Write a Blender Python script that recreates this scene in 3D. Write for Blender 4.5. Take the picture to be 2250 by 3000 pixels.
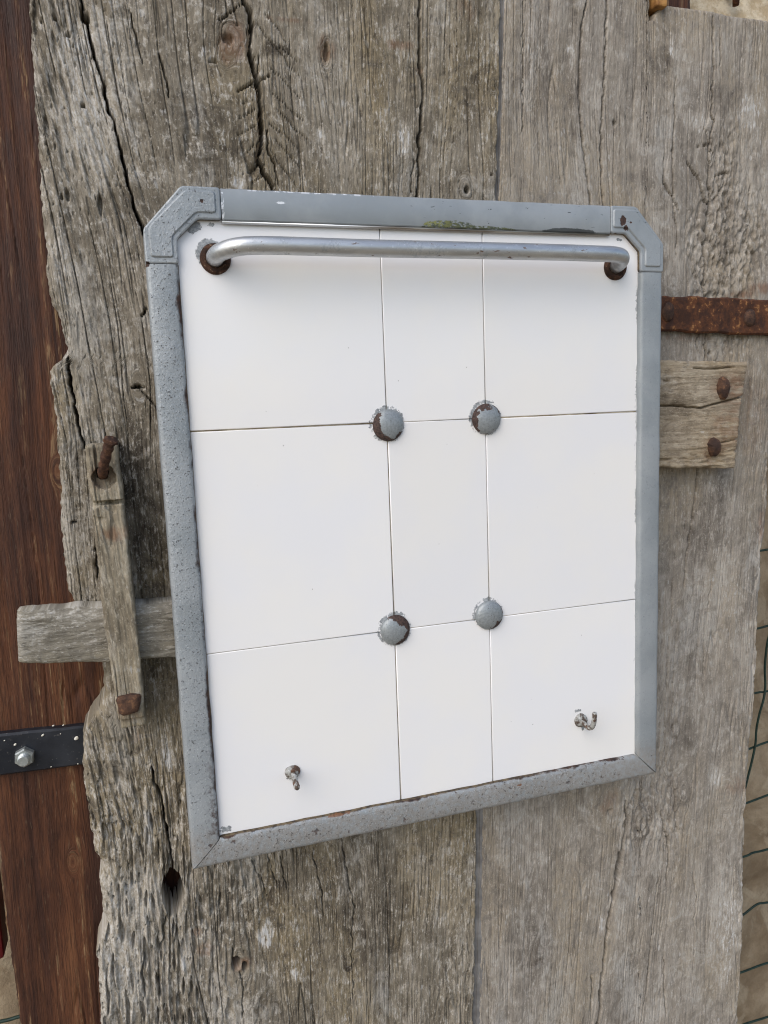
import bpy, bmesh, math, random
import numpy as np
from mathutils import Vector, Matrix

scene = bpy.context.scene
for o in list(bpy.data.objects):
    bpy.data.objects.remove(o)
COL = scene.collection
R = math.radians

# ------------------------------------------------------------------ camera
cd = bpy.data.cameras.new('camera')
cam = bpy.data.objects.new('camera', cd)
COL.objects.link(cam)
cam.matrix_world = Matrix(((0.952945, 0.076956, -0.293214, -0.200708),
                           (-0.300761, 0.118965, -0.946251, -0.514664),
                           (-0.037938, 0.989912, 0.136512, 1.386207),
                           (0, 0, 0, 1)))
cd.sensor_fit = 'VERTICAL'
cd.sensor_height = 36.0
cd.lens = 27.0
cd.clip_start = 0.01
cd.clip_end = 500
cd.dof.use_dof = True
cd.dof.focus_distance = 0.62
cd.dof.aperture_fstop = 32
scene.camera = cam
scene.cycles.filter_width = 1.1

# ------------------------------------------------------------------ light
SUN_DIR = Vector((-0.62, -0.55, 0.72)).normalized()      # towards the bright part of the sky
world = bpy.data.worlds.new('World')
scene.world = world
world.use_nodes = True
wn = world.node_tree
sky = wn.nodes.new('ShaderNodeTexSky')
sky.sky_type = 'NISHITA'
sky.sun_disc = False
sky.sun_elevation = math.asin(SUN_DIR.z)
sky.sun_rotation = math.atan2(SUN_DIR.x, SUN_DIR.y)
sky.air_density = 1.0
sky.dust_density = 2.0
sky.ozone_density = 1.0
bg = wn.nodes['Background']
wn.links.new(sky.outputs[0], bg.inputs[0])
bg.inputs[1].default_value = 0.13
sd = bpy.data.lights.new('sun', 'SUN')
sd.energy = 1.15
sd.angle = R(60)
sd.color = (1.0, 0.985, 0.96)
sun = bpy.data.objects.new('sun', sd)
COL.objects.link(sun)
sun.rotation_euler = SUN_DIR.to_track_quat('Z', 'Y').to_euler()
sun.location = (-2, -2, 4)
vs = scene.view_settings
vs.view_transform = 'Standard'
vs.look = 'None'
vs.gamma = 1.0
vs.use_curve_mapping = False
vs.exposure = 0.50

# ------------------------------------------------------------------ measured outlines (metres, x and z in the wall plane)
LEFT_EDGE = [(-0.2447,1.6835),(-0.2466,1.6438),(-0.2473,1.6304),(-0.248,1.6169),(-0.2488,1.5966),(-0.2494,1.576),(-0.2491,1.5622),(-0.2503,1.5341),(-0.2507,1.5114),(-0.2509,1.4904),(-0.2519,1.4774),(-0.251,1.4628),(-0.2473,1.4563),(-0.2449,1.4421),(-0.2429,1.4326),(-0.2447,1.4293),(-0.2478,1.426),(-0.2515,1.4222),(-0.2553,1.4178),(-0.2549,1.4034),(-0.2541,1.3866),(-0.2541,1.3713),(-0.2553,1.3482),(-0.2565,1.3239),(-0.2575,1.3002),(-0.2579,1.2794),(-0.2559,1.2679),(-0.2533,1.2575),(-0.2451,1.2375),(-0.2393,1.2163),(-0.2392,1.1995),(-0.239,1.1909),(-0.2453,1.1817),(-0.2528,1.1727),(-0.256,1.1664),(-0.2584,1.1418),(-0.2579,1.1191),(-0.257,1.0978),(-0.2557,1.0762),(-0.2513,1.0644),(-0.2544,1.0543),(-0.2544,1.0344),(-0.2527,1.0167),(-0.2573,1.0075),(-0.2613,0.9938),(-0.2613,0.9714),(-0.263,0.9424),(-0.268,0.8635)]
SEAM_A = [(0.0788,1.7264),(0.0764,1.6793),(0.0741,1.615),(0.0691,1.5386),(0.0427,1.0471),(0.0397,0.9701),(0.0343,0.8523),(0.0305,0.7681)]
SEAM_B = [(0.0818,1.7268),(0.0798,1.6796),(0.0771,1.6152),(0.0726,1.5388),(0.0482,1.046),(0.0456,0.9686),(0.0404,0.8505),(0.0362,0.7662)]
RIGHT_EDGE = [(0.3472,1.7444),(0.3435,1.484),(0.3391,1.3637),(0.3361,1.2676),(0.3314,1.2385),(0.3326,1.2068),(0.3306,1.1886),(0.3297,1.1703),(0.3302,1.1409),(0.3294,1.1172),(0.3281,1.0948),(0.326,1.0696),(0.3248,1.0501),(0.3234,1.0113),(0.3211,0.9807),(0.3222,0.9477),(0.3212,0.9118),(0.3218,0.875),(0.3214,0.834),(0.3199,0.7922),(0.3191,0.766),(0.3178,0.695)]
RIGHT_TOP = [(0.0766,1.7261),(0.2024,1.7296),(0.2058,1.6901),(0.2071,1.6862),(0.2106,1.6849),(0.214,1.6862),(0.2165,1.6933),(0.2308,1.6931),(0.2449,1.6926),(0.2659,1.6921),(0.2902,1.6911),(0.3202,1.6911),(0.3693,1.6903)]
LEFT_CRACKS = [([(-0.215,1.6581),(-0.2159,1.6472),(-0.216,1.6391),(-0.2138,1.6325),(-0.2108,1.6191),(-0.2079,1.6027),(-0.2056,1.5889),(-0.2025,1.575),(-0.1993,1.5609),(-0.197,1.5452),(-0.1951,1.5323),(-0.1924,1.5206),(-0.189,1.5075),(-0.1823,1.4776)],0.0027,0.014),([(-0.187,1.6435),(-0.1841,1.6257),(-0.182,1.6133)],0.0016,0.005),([(-0.1702,1.62),(-0.1681,1.6089),(-0.1655,1.5934)],0.0018,0.006),([(-0.1147,1.6669),(-0.113,1.6571),(-0.1088,1.6503),(-0.1103,1.6371),(-0.1117,1.6283),(-0.1092,1.6183),(-0.1066,1.6097),(-0.1062,1.5979),(-0.1064,1.586),(-0.1064,1.5725),(-0.1101,1.5587),(-0.1062,1.5498),(-0.1018,1.5416),(-0.0992,1.5318)],0.0052,0.018),([(-0.113,1.6571),(-0.1203,1.6505),(-0.1313,1.6444)],0.0016,0.006),([(-0.1074,1.6089),(-0.114,1.604),(-0.1212,1.6004)],0.002,0.006),([(-0.1074,1.6089),(-0.0977,1.6127)],0.0015,0.005),([(-0.1115,1.6056),(-0.107,1.603)],0.0015,0.005),([(-0.1014,1.5773),(-0.1029,1.5652),(-0.0979,1.5533),(-0.0962,1.5411)],0.0016,0.006),([(-0.1049,1.6246),(-0.1073,1.6111)],0.0012,0.004),([(-0.1052,1.6449),(-0.0979,1.6354),(-0.089,1.626),(-0.0784,1.6135)],0.0011,0.002),([(-0.0982,1.6178),(-0.0883,1.6097),(-0.0776,1.5993)],0.0011,0.002),([(-0.0967,1.6016),(-0.0876,1.5933),(-0.0767,1.585)],0.0011,0.002),([(-0.1011,1.5819),(-0.0902,1.575),(-0.081,1.5665)],0.0011,0.002),([(-0.0941,1.5913),(-0.085,1.5814),(-0.074,1.573)],0.0011,0.002),([(-0.0969,1.5716),(-0.0878,1.5615),(-0.0785,1.5512)],0.0011,0.002),([(-0.1005,1.5653),(-0.0931,1.5536),(-0.0839,1.5417)],0.0011,0.002),([(-0.1002,1.6512),(-0.0912,1.6434),(-0.0853,1.6352)],0.0011,0.002),([(-0.0902,1.6318),(-0.0825,1.6266),(-0.0787,1.6225)],0.0011,0.002),([(-0.1101,1.5902),(-0.1167,1.5853),(-0.1215,1.5834)],0.0012,0.0024),([(-0.1099,1.5798),(-0.1173,1.5748),(-0.1221,1.573)],0.0012,0.0024),([(-0.1115,1.5677),(-0.1166,1.5614)],0.0012,0.0024),([(-0.1105,1.5961),(-0.1193,1.5932)],0.0012,0.0024),([(-0.1091,1.5542),(-0.1157,1.5493),(-0.1206,1.5476)],0.0012,0.0024),([(-0.108,1.5467),(-0.1146,1.5418)],0.0012,0.0024),([(0.013,1.6845),(0.0126,1.6723),(0.0118,1.6491),(0.0107,1.6304),(0.0126,1.618),(0.0133,1.6118),(0.0109,1.5942),(0.0086,1.5701),(0.0063,1.5393),(0.0048,1.5213)],0.0032,0.014),([(0.0045,1.5635),(0.0015,1.5391)],0.0014,0.005),([(-0.2436,1.4257),(-0.243,1.4075),(-0.2415,1.3923),(-0.2399,1.3768),(-0.2384,1.3659)],0.003,0.014),([(-0.1913,1.4577),(-0.1945,1.4521)],0.002,0.006),([(-0.2044,1.4046),(-0.2006,1.4063),(-0.1961,1.405)],0.0022,0.008),([(-0.1999,1.4055),(-0.1944,1.3983),(-0.1886,1.3903)],0.0014,0.004),([(-0.2373,1.3032),(-0.2374,1.2903),(-0.2382,1.2758)],0.0018,0.008),([(-0.2131,1.1334),(-0.2095,1.1167),(-0.2068,1.0981),(-0.2054,1.0833),(-0.2041,1.0684),(-0.2029,1.0505)],0.0026,0.012),([(-0.225,1.0829),(-0.2243,1.0746),(-0.2231,1.0662)],0.003,0.005),([(-0.0747,1.0437),(-0.0711,1.0191),(-0.0667,0.9879),(-0.0705,0.948),(-0.0704,0.9064)],0.0012,0.004),([(-0.145,1.0458),(-0.1405,1.0313),(-0.1345,1.0125)],0.0012,0.004),([(-0.0982,1.041),(-0.0931,1.0143),(-0.0917,0.986)],0.0012,0.004),([(-0.1236,1.0448),(-0.1197,1.0167)],0.0012,0.004),([(-0.1325,1.0468),(-0.1269,1.0184)],0.0011,0.003),([(-0.1643,0.9771),(-0.1637,0.9662)],0.0016,0.006),([(-0.1594,0.9562),(-0.1586,0.9401),(-0.161,0.9167)],0.0012,0.004),([(-0.2292,0.9869),(-0.2311,0.9723),(-0.23,0.9548)],0.0026,0.006),([(-0.2104,1.0159),(-0.2153,0.9946),(-0.2175,0.9876)],0.002,0.005)]
RIGHT_CRACKS = [([(0.1516,1.7006),(0.1496,1.6873),(0.1459,1.6721),(0.1434,1.6454),(0.1429,1.6203),(0.1448,1.5934),(0.1493,1.5628),(0.152,1.5385),(0.1534,1.5245)],0.0021,0.01),([(0.1689,1.7026),(0.1679,1.6893),(0.1663,1.6642),(0.1653,1.6306),(0.1635,1.6015),(0.1629,1.5704),(0.1636,1.5425),(0.1636,1.5248)],0.0022,0.01),([(0.2654,1.687),(0.2672,1.6389),(0.2662,1.6157),(0.268,1.6086),(0.2656,1.5959),(0.2639,1.5867),(0.2651,1.565),(0.2673,1.543),(0.2655,1.5206),(0.2648,1.5008),(0.2643,1.4736),(0.2664,1.4352),(0.2657,1.4139),(0.2612,1.3469),(0.2552,1.2866),(0.2488,1.2459),(0.2469,1.2169)],0.0023,0.01),([(0.2313,1.6395),(0.2288,1.5847),(0.2294,1.547),(0.2339,1.5197),(0.2336,1.5002)],0.0014,0.005),([(0.259,1.6026),(0.2651,1.5868)],0.0014,0.004),([(0.2536,1.5876),(0.265,1.5897),(0.2754,1.5892)],0.0012,0.004),([(0.2639,1.5867),(0.2721,1.5821)],0.0013,0.004),([(0.3083,1.5596),(0.3069,1.5313),(0.3066,1.5016)],0.0014,0.005),([(0.272,1.6938),(0.2734,1.666),(0.274,1.6448)],0.0009,0.003),([(0.0954,1.6813),(0.0948,1.6492),(0.0946,1.61),(0.0927,1.5883)],0.0012,0.004),([(0.2425,1.5747),(0.2541,1.5644),(0.2614,1.5464),(0.2685,1.543)],0.0026,0.005),([(0.2726,1.5653),(0.2842,1.5696),(0.2798,1.5583),(0.2731,1.5469)],0.002,0.004),([(0.2212,1.5771),(0.2203,1.5592),(0.2318,1.5416),(0.2353,1.5363)],0.0022,0.005),([(0.2584,1.4206),(0.257,1.4284),(0.2597,1.438)],0.0014,0.005),([(0.2346,1.2241),(0.2341,1.1822)],0.0009,0.003),([(0.2388,1.1475),(0.2367,1.1219),(0.2367,1.0957)],0.0014,0.003),([(0.231,1.1762),(0.2306,1.1401),(0.228,1.0972),(0.2311,1.0525)],0.001,0.003),([(0.2765,1.2197),(0.2701,1.1734),(0.2697,1.1344)],0.0008,0.0025),([(0.1885,1.0261),(0.1887,0.9972),(0.1852,0.9823),(0.1804,0.9608),(0.1781,0.9455),(0.1733,0.9239),(0.1697,0.9064),(0.1673,0.884),(0.1637,0.8547),(0.16,0.8142),(0.1576,0.7806)],0.004,0.014),([(0.184,0.9781),(0.1816,0.9651),(0.1788,0.9476)],0.0085,0.012),([(0.2083,0.993),(0.2037,0.9623)],0.0014,0.004),([(0.2239,0.9438),(0.2193,0.9054),(0.2159,0.8709),(0.2124,0.8361),(0.2064,0.8002)],0.0014,0.005),([(0.261,0.9422),(0.2668,0.9148),(0.2635,0.887)],0.001,0.003),([(0.2313,0.8619),(0.2318,0.8305),(0.2341,0.7982)],0.0014,0.005),([(0.1527,0.8648),(0.1539,0.8504),(0.1515,0.8277)],0.0016,0.004),([(0.2428,1.0266),(0.2412,1.0043)],0.002,0.004),([(0.2006,1.0348),(0.191,1.019),(0.1863,1.0022)],0.003,0.005),([(0.2267,1.0095),(0.2295,0.993),(0.2348,0.9759),(0.2329,0.9324)],0.0016,0.004)]
LEFT_HOLES = [(-0.2147,1.6376,0.0028,0.0039,0.014),(-0.2203,1.5847,0.0016,0.002,0.008),(-0.2326,1.6349,0.0012,0.0016,0.006),(-0.2252,1.6266,0.0019,0.0014,0.006),(-0.1252,1.6335,0.0037,0.0032,0.004),(-0.1361,1.6185,0.0034,0.0013,0.005),(-0.0579,1.6311,0.002,0.0061,0.005),(-0.2149,1.5242,0.0014,0.0088,0.006),(-0.2345,1.5291,0.0014,0.0037,0.006),(-0.2381,1.5276,0.0011,0.0021,0.005),(0.0106,1.628,0.0018,0.0028,0.01),(0.0456,1.544,0.0028,0.0022,0.014),(0.0658,1.556,0.001,0.001,0.005),(-0.2046,1.0323,0.0083,0.0188,0.034),(-0.2019,1.0232,0.004,0.0055,0.03),(-0.1621,0.9638,0.0038,0.005,0.012),(-0.156,0.9596,0.0025,0.0039,0.01),(-0.2011,1.4054,0.0021,0.0009,0.008),(-0.2488,1.3162,0.0021,0.0013,0.006),(-0.2372,1.2959,0.0007,0.0016,0.006)]
RIGHT_HOLES = [(0.1744,1.6005,0.0017,0.0021,0.006),(0.2078,1.6836,0.0043,0.0038,0.008),(0.2368,1.0869,0.0015,0.0044,0.004),(0.2703,1.4204,0.0022,0.0017,0.006),(0.1718,1.0207,0.0029,0.002,0.008)]
LEFT_RUST = [(-0.1231,1.6301,0.0108,0.016,0.8),(-0.0579,1.6318,0.0067,0.009,0.9),(0.0105,1.6249,0.0036,0.0035,0.9),(-0.0034,1.6407,0.0106,0.0034,0.6),(0.0475,1.6699,0.0074,0.0095,0.35),(-0.2205,1.1612,0.0035,0.0077,0.9),(-0.1858,0.981,0.0068,0.0057,0.6),(-0.1899,0.9955,0.004,0.0037,0.7),(-0.1599,0.9622,0.0077,0.0066,0.7),(-0.0861,1.6491,0.0145,0.0018,0.6)]
RIGHT_RUST = [(0.3236,1.4748,0.015,0.0059,0.8),(0.304,1.4698,0.0197,0.0035,0.7),(0.3175,1.3633,0.0204,0.0411,0.25),(0.3312,1.2655,0.0053,0.0193,0.6),(0.1718,1.0295,0.0095,0.0132,0.5),(0.2498,1.4342,0.0286,0.0038,0.5),(0.3105,1.018,0.0163,0.0093,0.4)]
LEFT_PALE = [(-0.2163,1.5951,0.0227,0.0597,0.7),(-0.2057,1.6209,0.017,0.028,0.6),(-0.0022,1.5775,0.009,0.0112,0.85),(-0.218,1.0896,0.0032,0.0214,0.9),(-0.1383,0.9781,0.0072,0.0136,1),(-0.1183,0.9427,0.0033,0.0072,0.95),(-0.2351,1.0369,0.0258,0.0236,0.7),(-0.2456,0.9858,0.0208,0.0464,0.7),(-0.2389,1.479,0.0085,0.0235,0.6),(-0.1242,1.5406,0.0041,0.0045,0.9),(-0.0656,1.5766,0.0044,0.0046,0.85),(-0.1389,1.6215,0.0061,0.0058,0.8),(-0.2013,1.1394,0.0048,0.0159,0.95),(-0.2009,0.9735,0.0024,0.0076,1)]
RIGHT_PALE = [(0.1017,1.6498,0.0118,0.0327,0.5),(0.1353,1.651,0.0037,0.0036,1),(0.2276,1.6617,0.0031,0.0104,0.95),(0.304,1.6184,0.0167,0.0182,0.8),(0.2509,1.6075,0.0137,0.0107,0.6),(0.3013,0.8724,0.0193,0.0622,0.7),(0.2863,1.0319,0.0106,0.0139,0.8),(0.2843,1.2082,0.0308,0.0433,0.4),(0.1648,0.9146,0.0044,0.0101,0.9),(0.1022,0.992,0.0136,0.0087,0.5)]
LEFT_DARK = [(-0.0935,1.63,0.0096,0.0044,0.8),(-0.1421,1.5747,0.0553,0.0298,0.4),(-0.2007,1.295,0.014,0.0412,0.7),(-0.2014,1.2024,0.0127,0.0102,0.5),(-0.21,1.3533,0.0182,0.0319,0.6),(-0.0819,0.9916,0.0682,0.0807,0.35),(0.0538,1.6246,0.0226,0.0421,0.35)]
RIGHT_DARK = [(0.1133,1.6345,0.024,0.0331,0.4),(0.2169,1.6486,0.0131,0.0155,0.5),(0.2702,1.2726,0.0301,0.0418,0.4),(0.1058,0.905,0.0374,0.0225,0.5),(0.0883,0.9582,0.0457,0.0439,0.3),(0.2943,1.3031,0.0202,0.0125,0.3),(0.2733,1.6252,0.0186,0.0126,0.35)]
LEFT_KNOTS = [(-0.1247,1.63,0.0109),(-0.0579,1.6315,0.0067),(0.0456,1.544,0.0085),(-0.2006,1.4054,0.006),(0.0687,1.6194,0.0047),(-0.1599,0.9622,0.0079)]
RIGHT_KNOTS = [(0.265,1.5886,0.0093),(0.207,1.0012,0.0137),(0.2505,1.0228,0.0115),(0.2715,1.4204,0.0072),(0.3001,1.0108,0.0134)]
LEFT_GUIDES = [[(-0.2643,1.6809),(-0.2577,1.6426),(-0.2435,1.5059),(-0.2324,1.3712),(-0.2352,1.1924),(-0.2248,1.0853),(-0.2268,0.9314),(-0.2279,0.8495)],[(-0.222,1.6865),(-0.2159,1.6472),(-0.2095,1.5928),(-0.2025,1.5565),(-0.1915,1.5133),(-0.1831,1.4472),(-0.1849,1.2536),(-0.1893,1.0776),(-0.19,0.9203),(-0.1904,0.8363)],[(-0.1426,1.697),(-0.1366,1.6559),(-0.1325,1.5334),(-0.1346,1.3499),(-0.1413,1.1049),(-0.1307,1.046),(-0.1335,0.9032),(-0.1365,0.8174)],[(-0.0557,1.7085),(-0.0562,1.6647),(-0.0558,1.5367),(-0.0667,1.3459),(-0.0808,1.0932),(-0.077,1.0141),(-0.0772,0.8861),(-0.0805,0.7978)],[(0.0138,1.7178),(0.0119,1.6722),(0.0038,1.5392),(-0.0086,1.3425),(-0.0239,1.0822),(-0.0337,0.8729),(-0.0379,0.7828)],[(0.0788,1.7264),(0.0764,1.6793),(0.0691,1.5386),(0.0427,1.0471),(0.0343,0.8523),(0.0305,0.7681)]]
RIGHT_GUIDES = [[(0.0818,1.7268),(0.0798,1.6796),(0.0726,1.5388),(0.0482,1.046),(0.0404,0.8505),(0.0362,0.7662)],[(0.1499,1.7358),(0.149,1.6872),(0.1435,1.6204),(0.1495,1.5419),(0.1421,1.2163),(0.1211,1.0542),(0.11,0.8294),(0.1068,0.7417)],[(0.2031,1.7429),(0.2028,1.6931),(0.203,1.5441),(0.2029,1.3302),(0.1976,1.1261),(0.1865,0.9972),(0.1608,0.814),(0.1529,0.7258)],[(0.2636,1.7509),(0.2653,1.7),(0.264,1.5465),(0.2663,1.406),(0.2473,1.2043),(0.2354,1.0321),(0.2183,0.7966),(0.2141,0.7046)],[(0.356,1.7632),(0.3488,1.7091),(0.3468,1.4042),(0.3304,1.1507),(0.3215,0.9683),(0.3191,0.766),(0.3186,0.6684)]]
KEEPER_L = [(-0.2354,1.3688),(-0.2355,1.351),(-0.2343,1.3262),(-0.234,1.2961),(-0.2339,1.2638),(-0.232,1.2245),(-0.2307,1.1972),(-0.229,1.1824)]
KEEPER_R = [(-0.2159,1.369),(-0.2158,1.3467),(-0.2147,1.3247),(-0.2148,1.3022),(-0.2138,1.2631),(-0.2134,1.2314),(-0.213,1.2025),(-0.213,1.183)]
KEEPER_NOTCH = [(-0.2338,1.3316),(-0.2153,1.3314)]
KEEPER_HOLE = [(-0.2255,1.3477),(-0.2183,1.3472),(-0.2261,1.3403)]
KEEPER_STEP = [(-0.2229,1.1888),(-0.2234,1.1827)]
NAIL_PATH = [(-0.227,0.02,1.3473),(-0.2261,0.006,1.3513),(-0.2242,-0.001,1.3575),(-0.2213,-0.006,1.3663),(-0.2198,-0.008,1.3703)]
NAIL_HEAD = (-0.2192,-0.0085,1.3717)
BOLT = (-0.2223,0.006,1.1965)
BAR_T = [(-0.2875,1.2624),(-0.28,1.2627),(-0.262,1.2615),(-0.2506,1.2618),(-0.2348,1.2602),(-0.2136,1.2591),(-0.1895,1.2582),(-0.1715,1.2575),(-0.143,1.2562)]
BAR_B = [(-0.2893,1.229),(-0.2833,1.2275),(-0.2581,1.2246),(-0.2336,1.2215),(-0.2127,1.2206),(-0.1899,1.2188),(-0.168,1.2171),(-0.1455,1.2154)]
STRAP_T = [(0.1928,1.4677),(0.2168,1.4671),(0.2468,1.4669),(0.284,1.466),(0.3229,1.4642),(0.3638,1.4628)]
STRAP_B = [(0.193,1.4394),(0.2172,1.4387),(0.2474,1.4379),(0.2848,1.4364),(0.3241,1.4345),(0.3653,1.4321)]
STRAP_RIVETS = [(0.221,0.034,1.4541),(0.3038,0.034,1.4491)]
BAT_T = [(0.1617,1.4167),(0.2064,1.4148),(0.2479,1.413),(0.2912,1.4113)]
BAT_B = [(0.1621,1.3304),(0.2062,1.3273),(0.2477,1.3245),(0.281,1.3224)]
BAT_NAILS = [(0.2652,0.02,1.3905),(0.2571,0.02,1.3418)]
POST_L = [(-0.3336,1.7056),(-0.3268,1.4521),(-0.3236,1.2605),(-0.3235,1.1216),(-0.326,1.0116),(-0.3236,0.9291),(-0.3229,0.8454)]
POST_R = [(-0.1564,1.7305),(-0.1745,1.35),(-0.2026,0.8032)]
POST_KNOTS = [(-0.2597,1.3485,0.0057),(-0.2756,1.0513,0.0054)]
ISTRAP_T = [(-0.3723,1.1666),(-0.314,1.1633),(-0.2576,1.1601),(-0.2192,1.1576)]
ISTRAP_B = [(-0.3756,1.1358),(-0.3171,1.132),(-0.2615,1.1301),(-0.2215,1.1285)]
NUT = (-0.2993,0.071,1.1447)
SPECKS = [(-0.2638,0.0705,1.152),(-0.2861,0.0705,1.1582),(-0.3049,0.0705,1.1543),(-0.3115,0.0705,1.1585),(-0.2742,0.0705,1.1572),(-0.2644,0.0705,1.1321),(-0.2827,0.0705,1.1332),(-0.2785,0.0705,1.1642),(-0.2718,0.0705,1.1635)]
WIRES = [[(0.418,1.1992),(0.4791,1.2042),(0.4824,1.2044),(0.551,1.2103)],[(0.4204,1.1074),(0.4772,1.1114),(0.4859,1.1125),(0.5554,1.1211)],[(0.4226,1.0288),(0.473,1.0318),(0.4889,1.0323),(0.5595,1.0375)],[(0.4245,0.9575),(0.4691,0.9643),(0.4913,0.9678),(0.5626,0.9747)],[(0.4129,0.8896),(0.4649,0.8957),(0.4939,0.8989),(0.5658,0.9075)],[(0.4146,0.8226),(0.4637,0.825),(0.4734,0.8269),(0.4966,0.8263),(0.5697,0.8293)],[(0.4168,0.7319),(0.4475,0.7426),(0.4634,0.7485),(0.4822,0.757),(0.4993,0.7559),(0.5736,0.7492)],[(0.4184,0.6692),(0.4638,0.6704),(0.5025,0.6712),(0.5775,0.6704)],[(0.4203,0.5922),(0.4662,0.5944),(0.5053,0.5956),(0.5811,0.5965)]]
VWIRE = [(0.5115,1.2494),(0.5045,1.173),(0.4879,1.1134),(0.4826,1.0921),(0.4816,1.0638),(0.4825,1.0402),(0.4796,1.0245),(0.4745,1.0062),(0.4717,0.987),(0.4688,0.9623),(0.4529,0.9052),(0.4347,0.8313),(0.42,0.7435),(0.4134,0.5879)]
LWIRE = [(-0.418,0.8552),(-0.3629,0.8504),(-0.3468,0.8507),(-0.3045,0.8508)]
RED = [(-0.3781,0.16,0.9729),(-0.345,0.16,0.9645),(-0.3465,0.16,0.9381)]
PEG = [(0.2086,0.044,1.7024),(0.2194,0.044,1.7036),(0.2144,0.044,1.6878)]
LINTEL = [(0.2374,0.1,1.7982),(0.2924,0.1,1.806),(0.2944,0.1,1.7087)]
WNAIL = [(0.4569,0.233,1.8067),(0.4564,0.233,1.8264)]

# ------------------------------------------------------------------ helpers: noise
_rng = np.random.default_rng(7)
_perm = _rng.permutation(4096).astype(np.int64)
_ga = _rng.uniform(0, 2 * np.pi, 4096)
_gx, _gy = np.cos(_ga), np.sin(_ga)
def pn(x, y, seed=0):
    x = np.asarray(x, float) + seed * 17.31
    y = np.asarray(y, float) + seed * 7.77
    xi = np.floor(x).astype(np.int64); yi = np.floor(y).astype(np.int64)
    xf = x - xi; yf = y - yi
    def g(ix, iy, dx, dy):
        k = _perm[(ix + _perm[iy & 4095]) & 4095]
        return _gx[k] * dx + _gy[k] * dy
    u = xf * xf * xf * (xf * (xf * 6 - 15) + 10); v = yf * yf * yf * (yf * (yf * 6 - 15) + 10)
    a = g(xi, yi, xf, yf); b = g(xi + 1, yi, xf - 1, yf)
    c = g(xi, yi + 1, xf, yf - 1); d = g(xi + 1, yi + 1, xf - 1, yf - 1)
    return 1.5 * ((a + u * (b - a)) + v * ((c + u * (d - c)) - (a + u * (b - a))))
def fbm(x, y, n=3, seed=0):
    t = 0; w = 1.0; s = 1.0
    for i in range(n):
        t = t + w * pn(x * s, y * s, seed + i * 3); w *= .5; s *= 2.03
    return t
def sstep(a, b, x):
    t = np.clip((x - a) / (b - a), 0, 1)
    return t * t * (3 - 2 * t)

# ------------------------------------------------------------------ helpers: objects
def empty(name, loc, label, cat, group=None):
    o = bpy.data.objects.new(name, None)
    o.empty_display_size = .05
    COL.objects.link(o)
    o.location = loc
    o['label'] = label; o['category'] = cat
    if group: o['group'] = group
    return o
def world_loc(o):
    v = Vector((0, 0, 0))
    while o is not None:
        v += o.location; o = o.parent
    return v
def link(name, me, mat, parent=None, loc=None, smooth=False):
    """me is in world coordinates; it is rebased onto its own origin and parented"""
    o = bpy.data.objects.new(name, me)
    COL.objects.link(o)
    if mat and not me.materials: me.materials.append(mat)
    base = Vector(loc) if loc is not None else (world_loc(parent) if parent else Vector((0, 0, 0)))
    if base.length: me.transform(Matrix.Translation(-base))
    if parent:
        o.parent = parent
        o.location = base - world_loc(parent)
    else:
        o.location = base
    if smooth: me.shade_smooth()
    return o
def tag(o, label=None, cat=None, group=None, kind=None):
    if label: o['label'] = label
    if cat: o['category'] = cat
    if group: o['group'] = group
    if kind: o['kind'] = kind
    return o
def bm_mesh(bm, name):
    me = bpy.data.meshes.new(name)
    bmesh.ops.recalc_face_normals(bm, faces=bm.faces)
    bm.to_mesh(me); bm.free()
    return me
def box_mesh(name, lo, hi, bevel=0, seg=2, jitter=0, seed=0):
    bm = bmesh.new()
    bmesh.ops.create_cube(bm, size=1)
    rr = random.Random(seed)
    for v in bm.verts:
        for i in range(3):
            v.co[i] = (lo[i] + hi[i]) / 2 + v.co[i] * (hi[i] - lo[i]) + (rr.uniform(-jitter, jitter) if jitter else 0)
    if bevel:
        bmesh.ops.bevel(bm, geom=bm.edges[:], offset=bevel, segments=seg, affect='EDGES', profile=.5)
    return bm_mesh(bm, name)
def tube_mesh(name, path, rad, seg=14, cap=True, wob=0, seed=0, square=False):
    path = [Vector(p) for p in path]
    n = len(path)
    rads = rad if isinstance(rad, (list, tuple)) else [rad] * n
    bm = bmesh.new(); rings = []
    rr = random.Random(seed)
    t0 = (path[1] - path[0]).normalized()
    up = Vector((0, 0, 1)) if abs(t0.z) < .9 else Vector((1, 0, 0))
    nrm = t0.cross(up).normalized()
    for i, p in enumerate(path):
        t = (path[min(i + 1, n - 1)] - path[max(i - 1, 0)]).normalized()
        nrm = (nrm - t * nrm.dot(t)).normalized()
        b = t.cross(nrm)
        ring = []
        for k in range(seg):
            a = 2 * math.pi * k / seg
            c, s = math.cos(a), math.sin(a)
            if square:
                q = (abs(c) ** 4 + abs(s) ** 4) ** -.25
                c *= q; s *= q
            r = rads[i] * (1 + rr.uniform(-wob, wob))
            ring.append(bm.verts.new(p + nrm * c * r + b * s * r))
        rings.append(ring)
    for a, b in zip(rings, rings[1:]):
        for k in range(seg):
            bm.faces.new((a[k], a[(k + 1) % seg], b[(k + 1) % seg], b[k]))
    if cap:
        bm.faces.new(rings[0][::-1]); bm.faces.new(rings[-1])
    return bm_mesh(bm, name)
def bez(pts, n):
    """smooth Catmull-Rom through the points"""
    p = [Vector(q) for q in pts]; p = [p[0] * 2 - p[1]] + p + [p[-1] * 2 - p[-2]]
    out = []
    for i in range(1, len(p) - 2):
        for k in range(n):
            t = k / n
            a, b, c, d = p[i - 1], p[i], p[i + 1], p[i + 2]
            out.append(.5 * ((2 * b) + (c - a) * t + (2 * a - 5 * b + 4 * c - d) * t * t + (3 * b - a - 3 * c + d) * t ** 3))
    out.append(p[-2])
    return out
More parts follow.
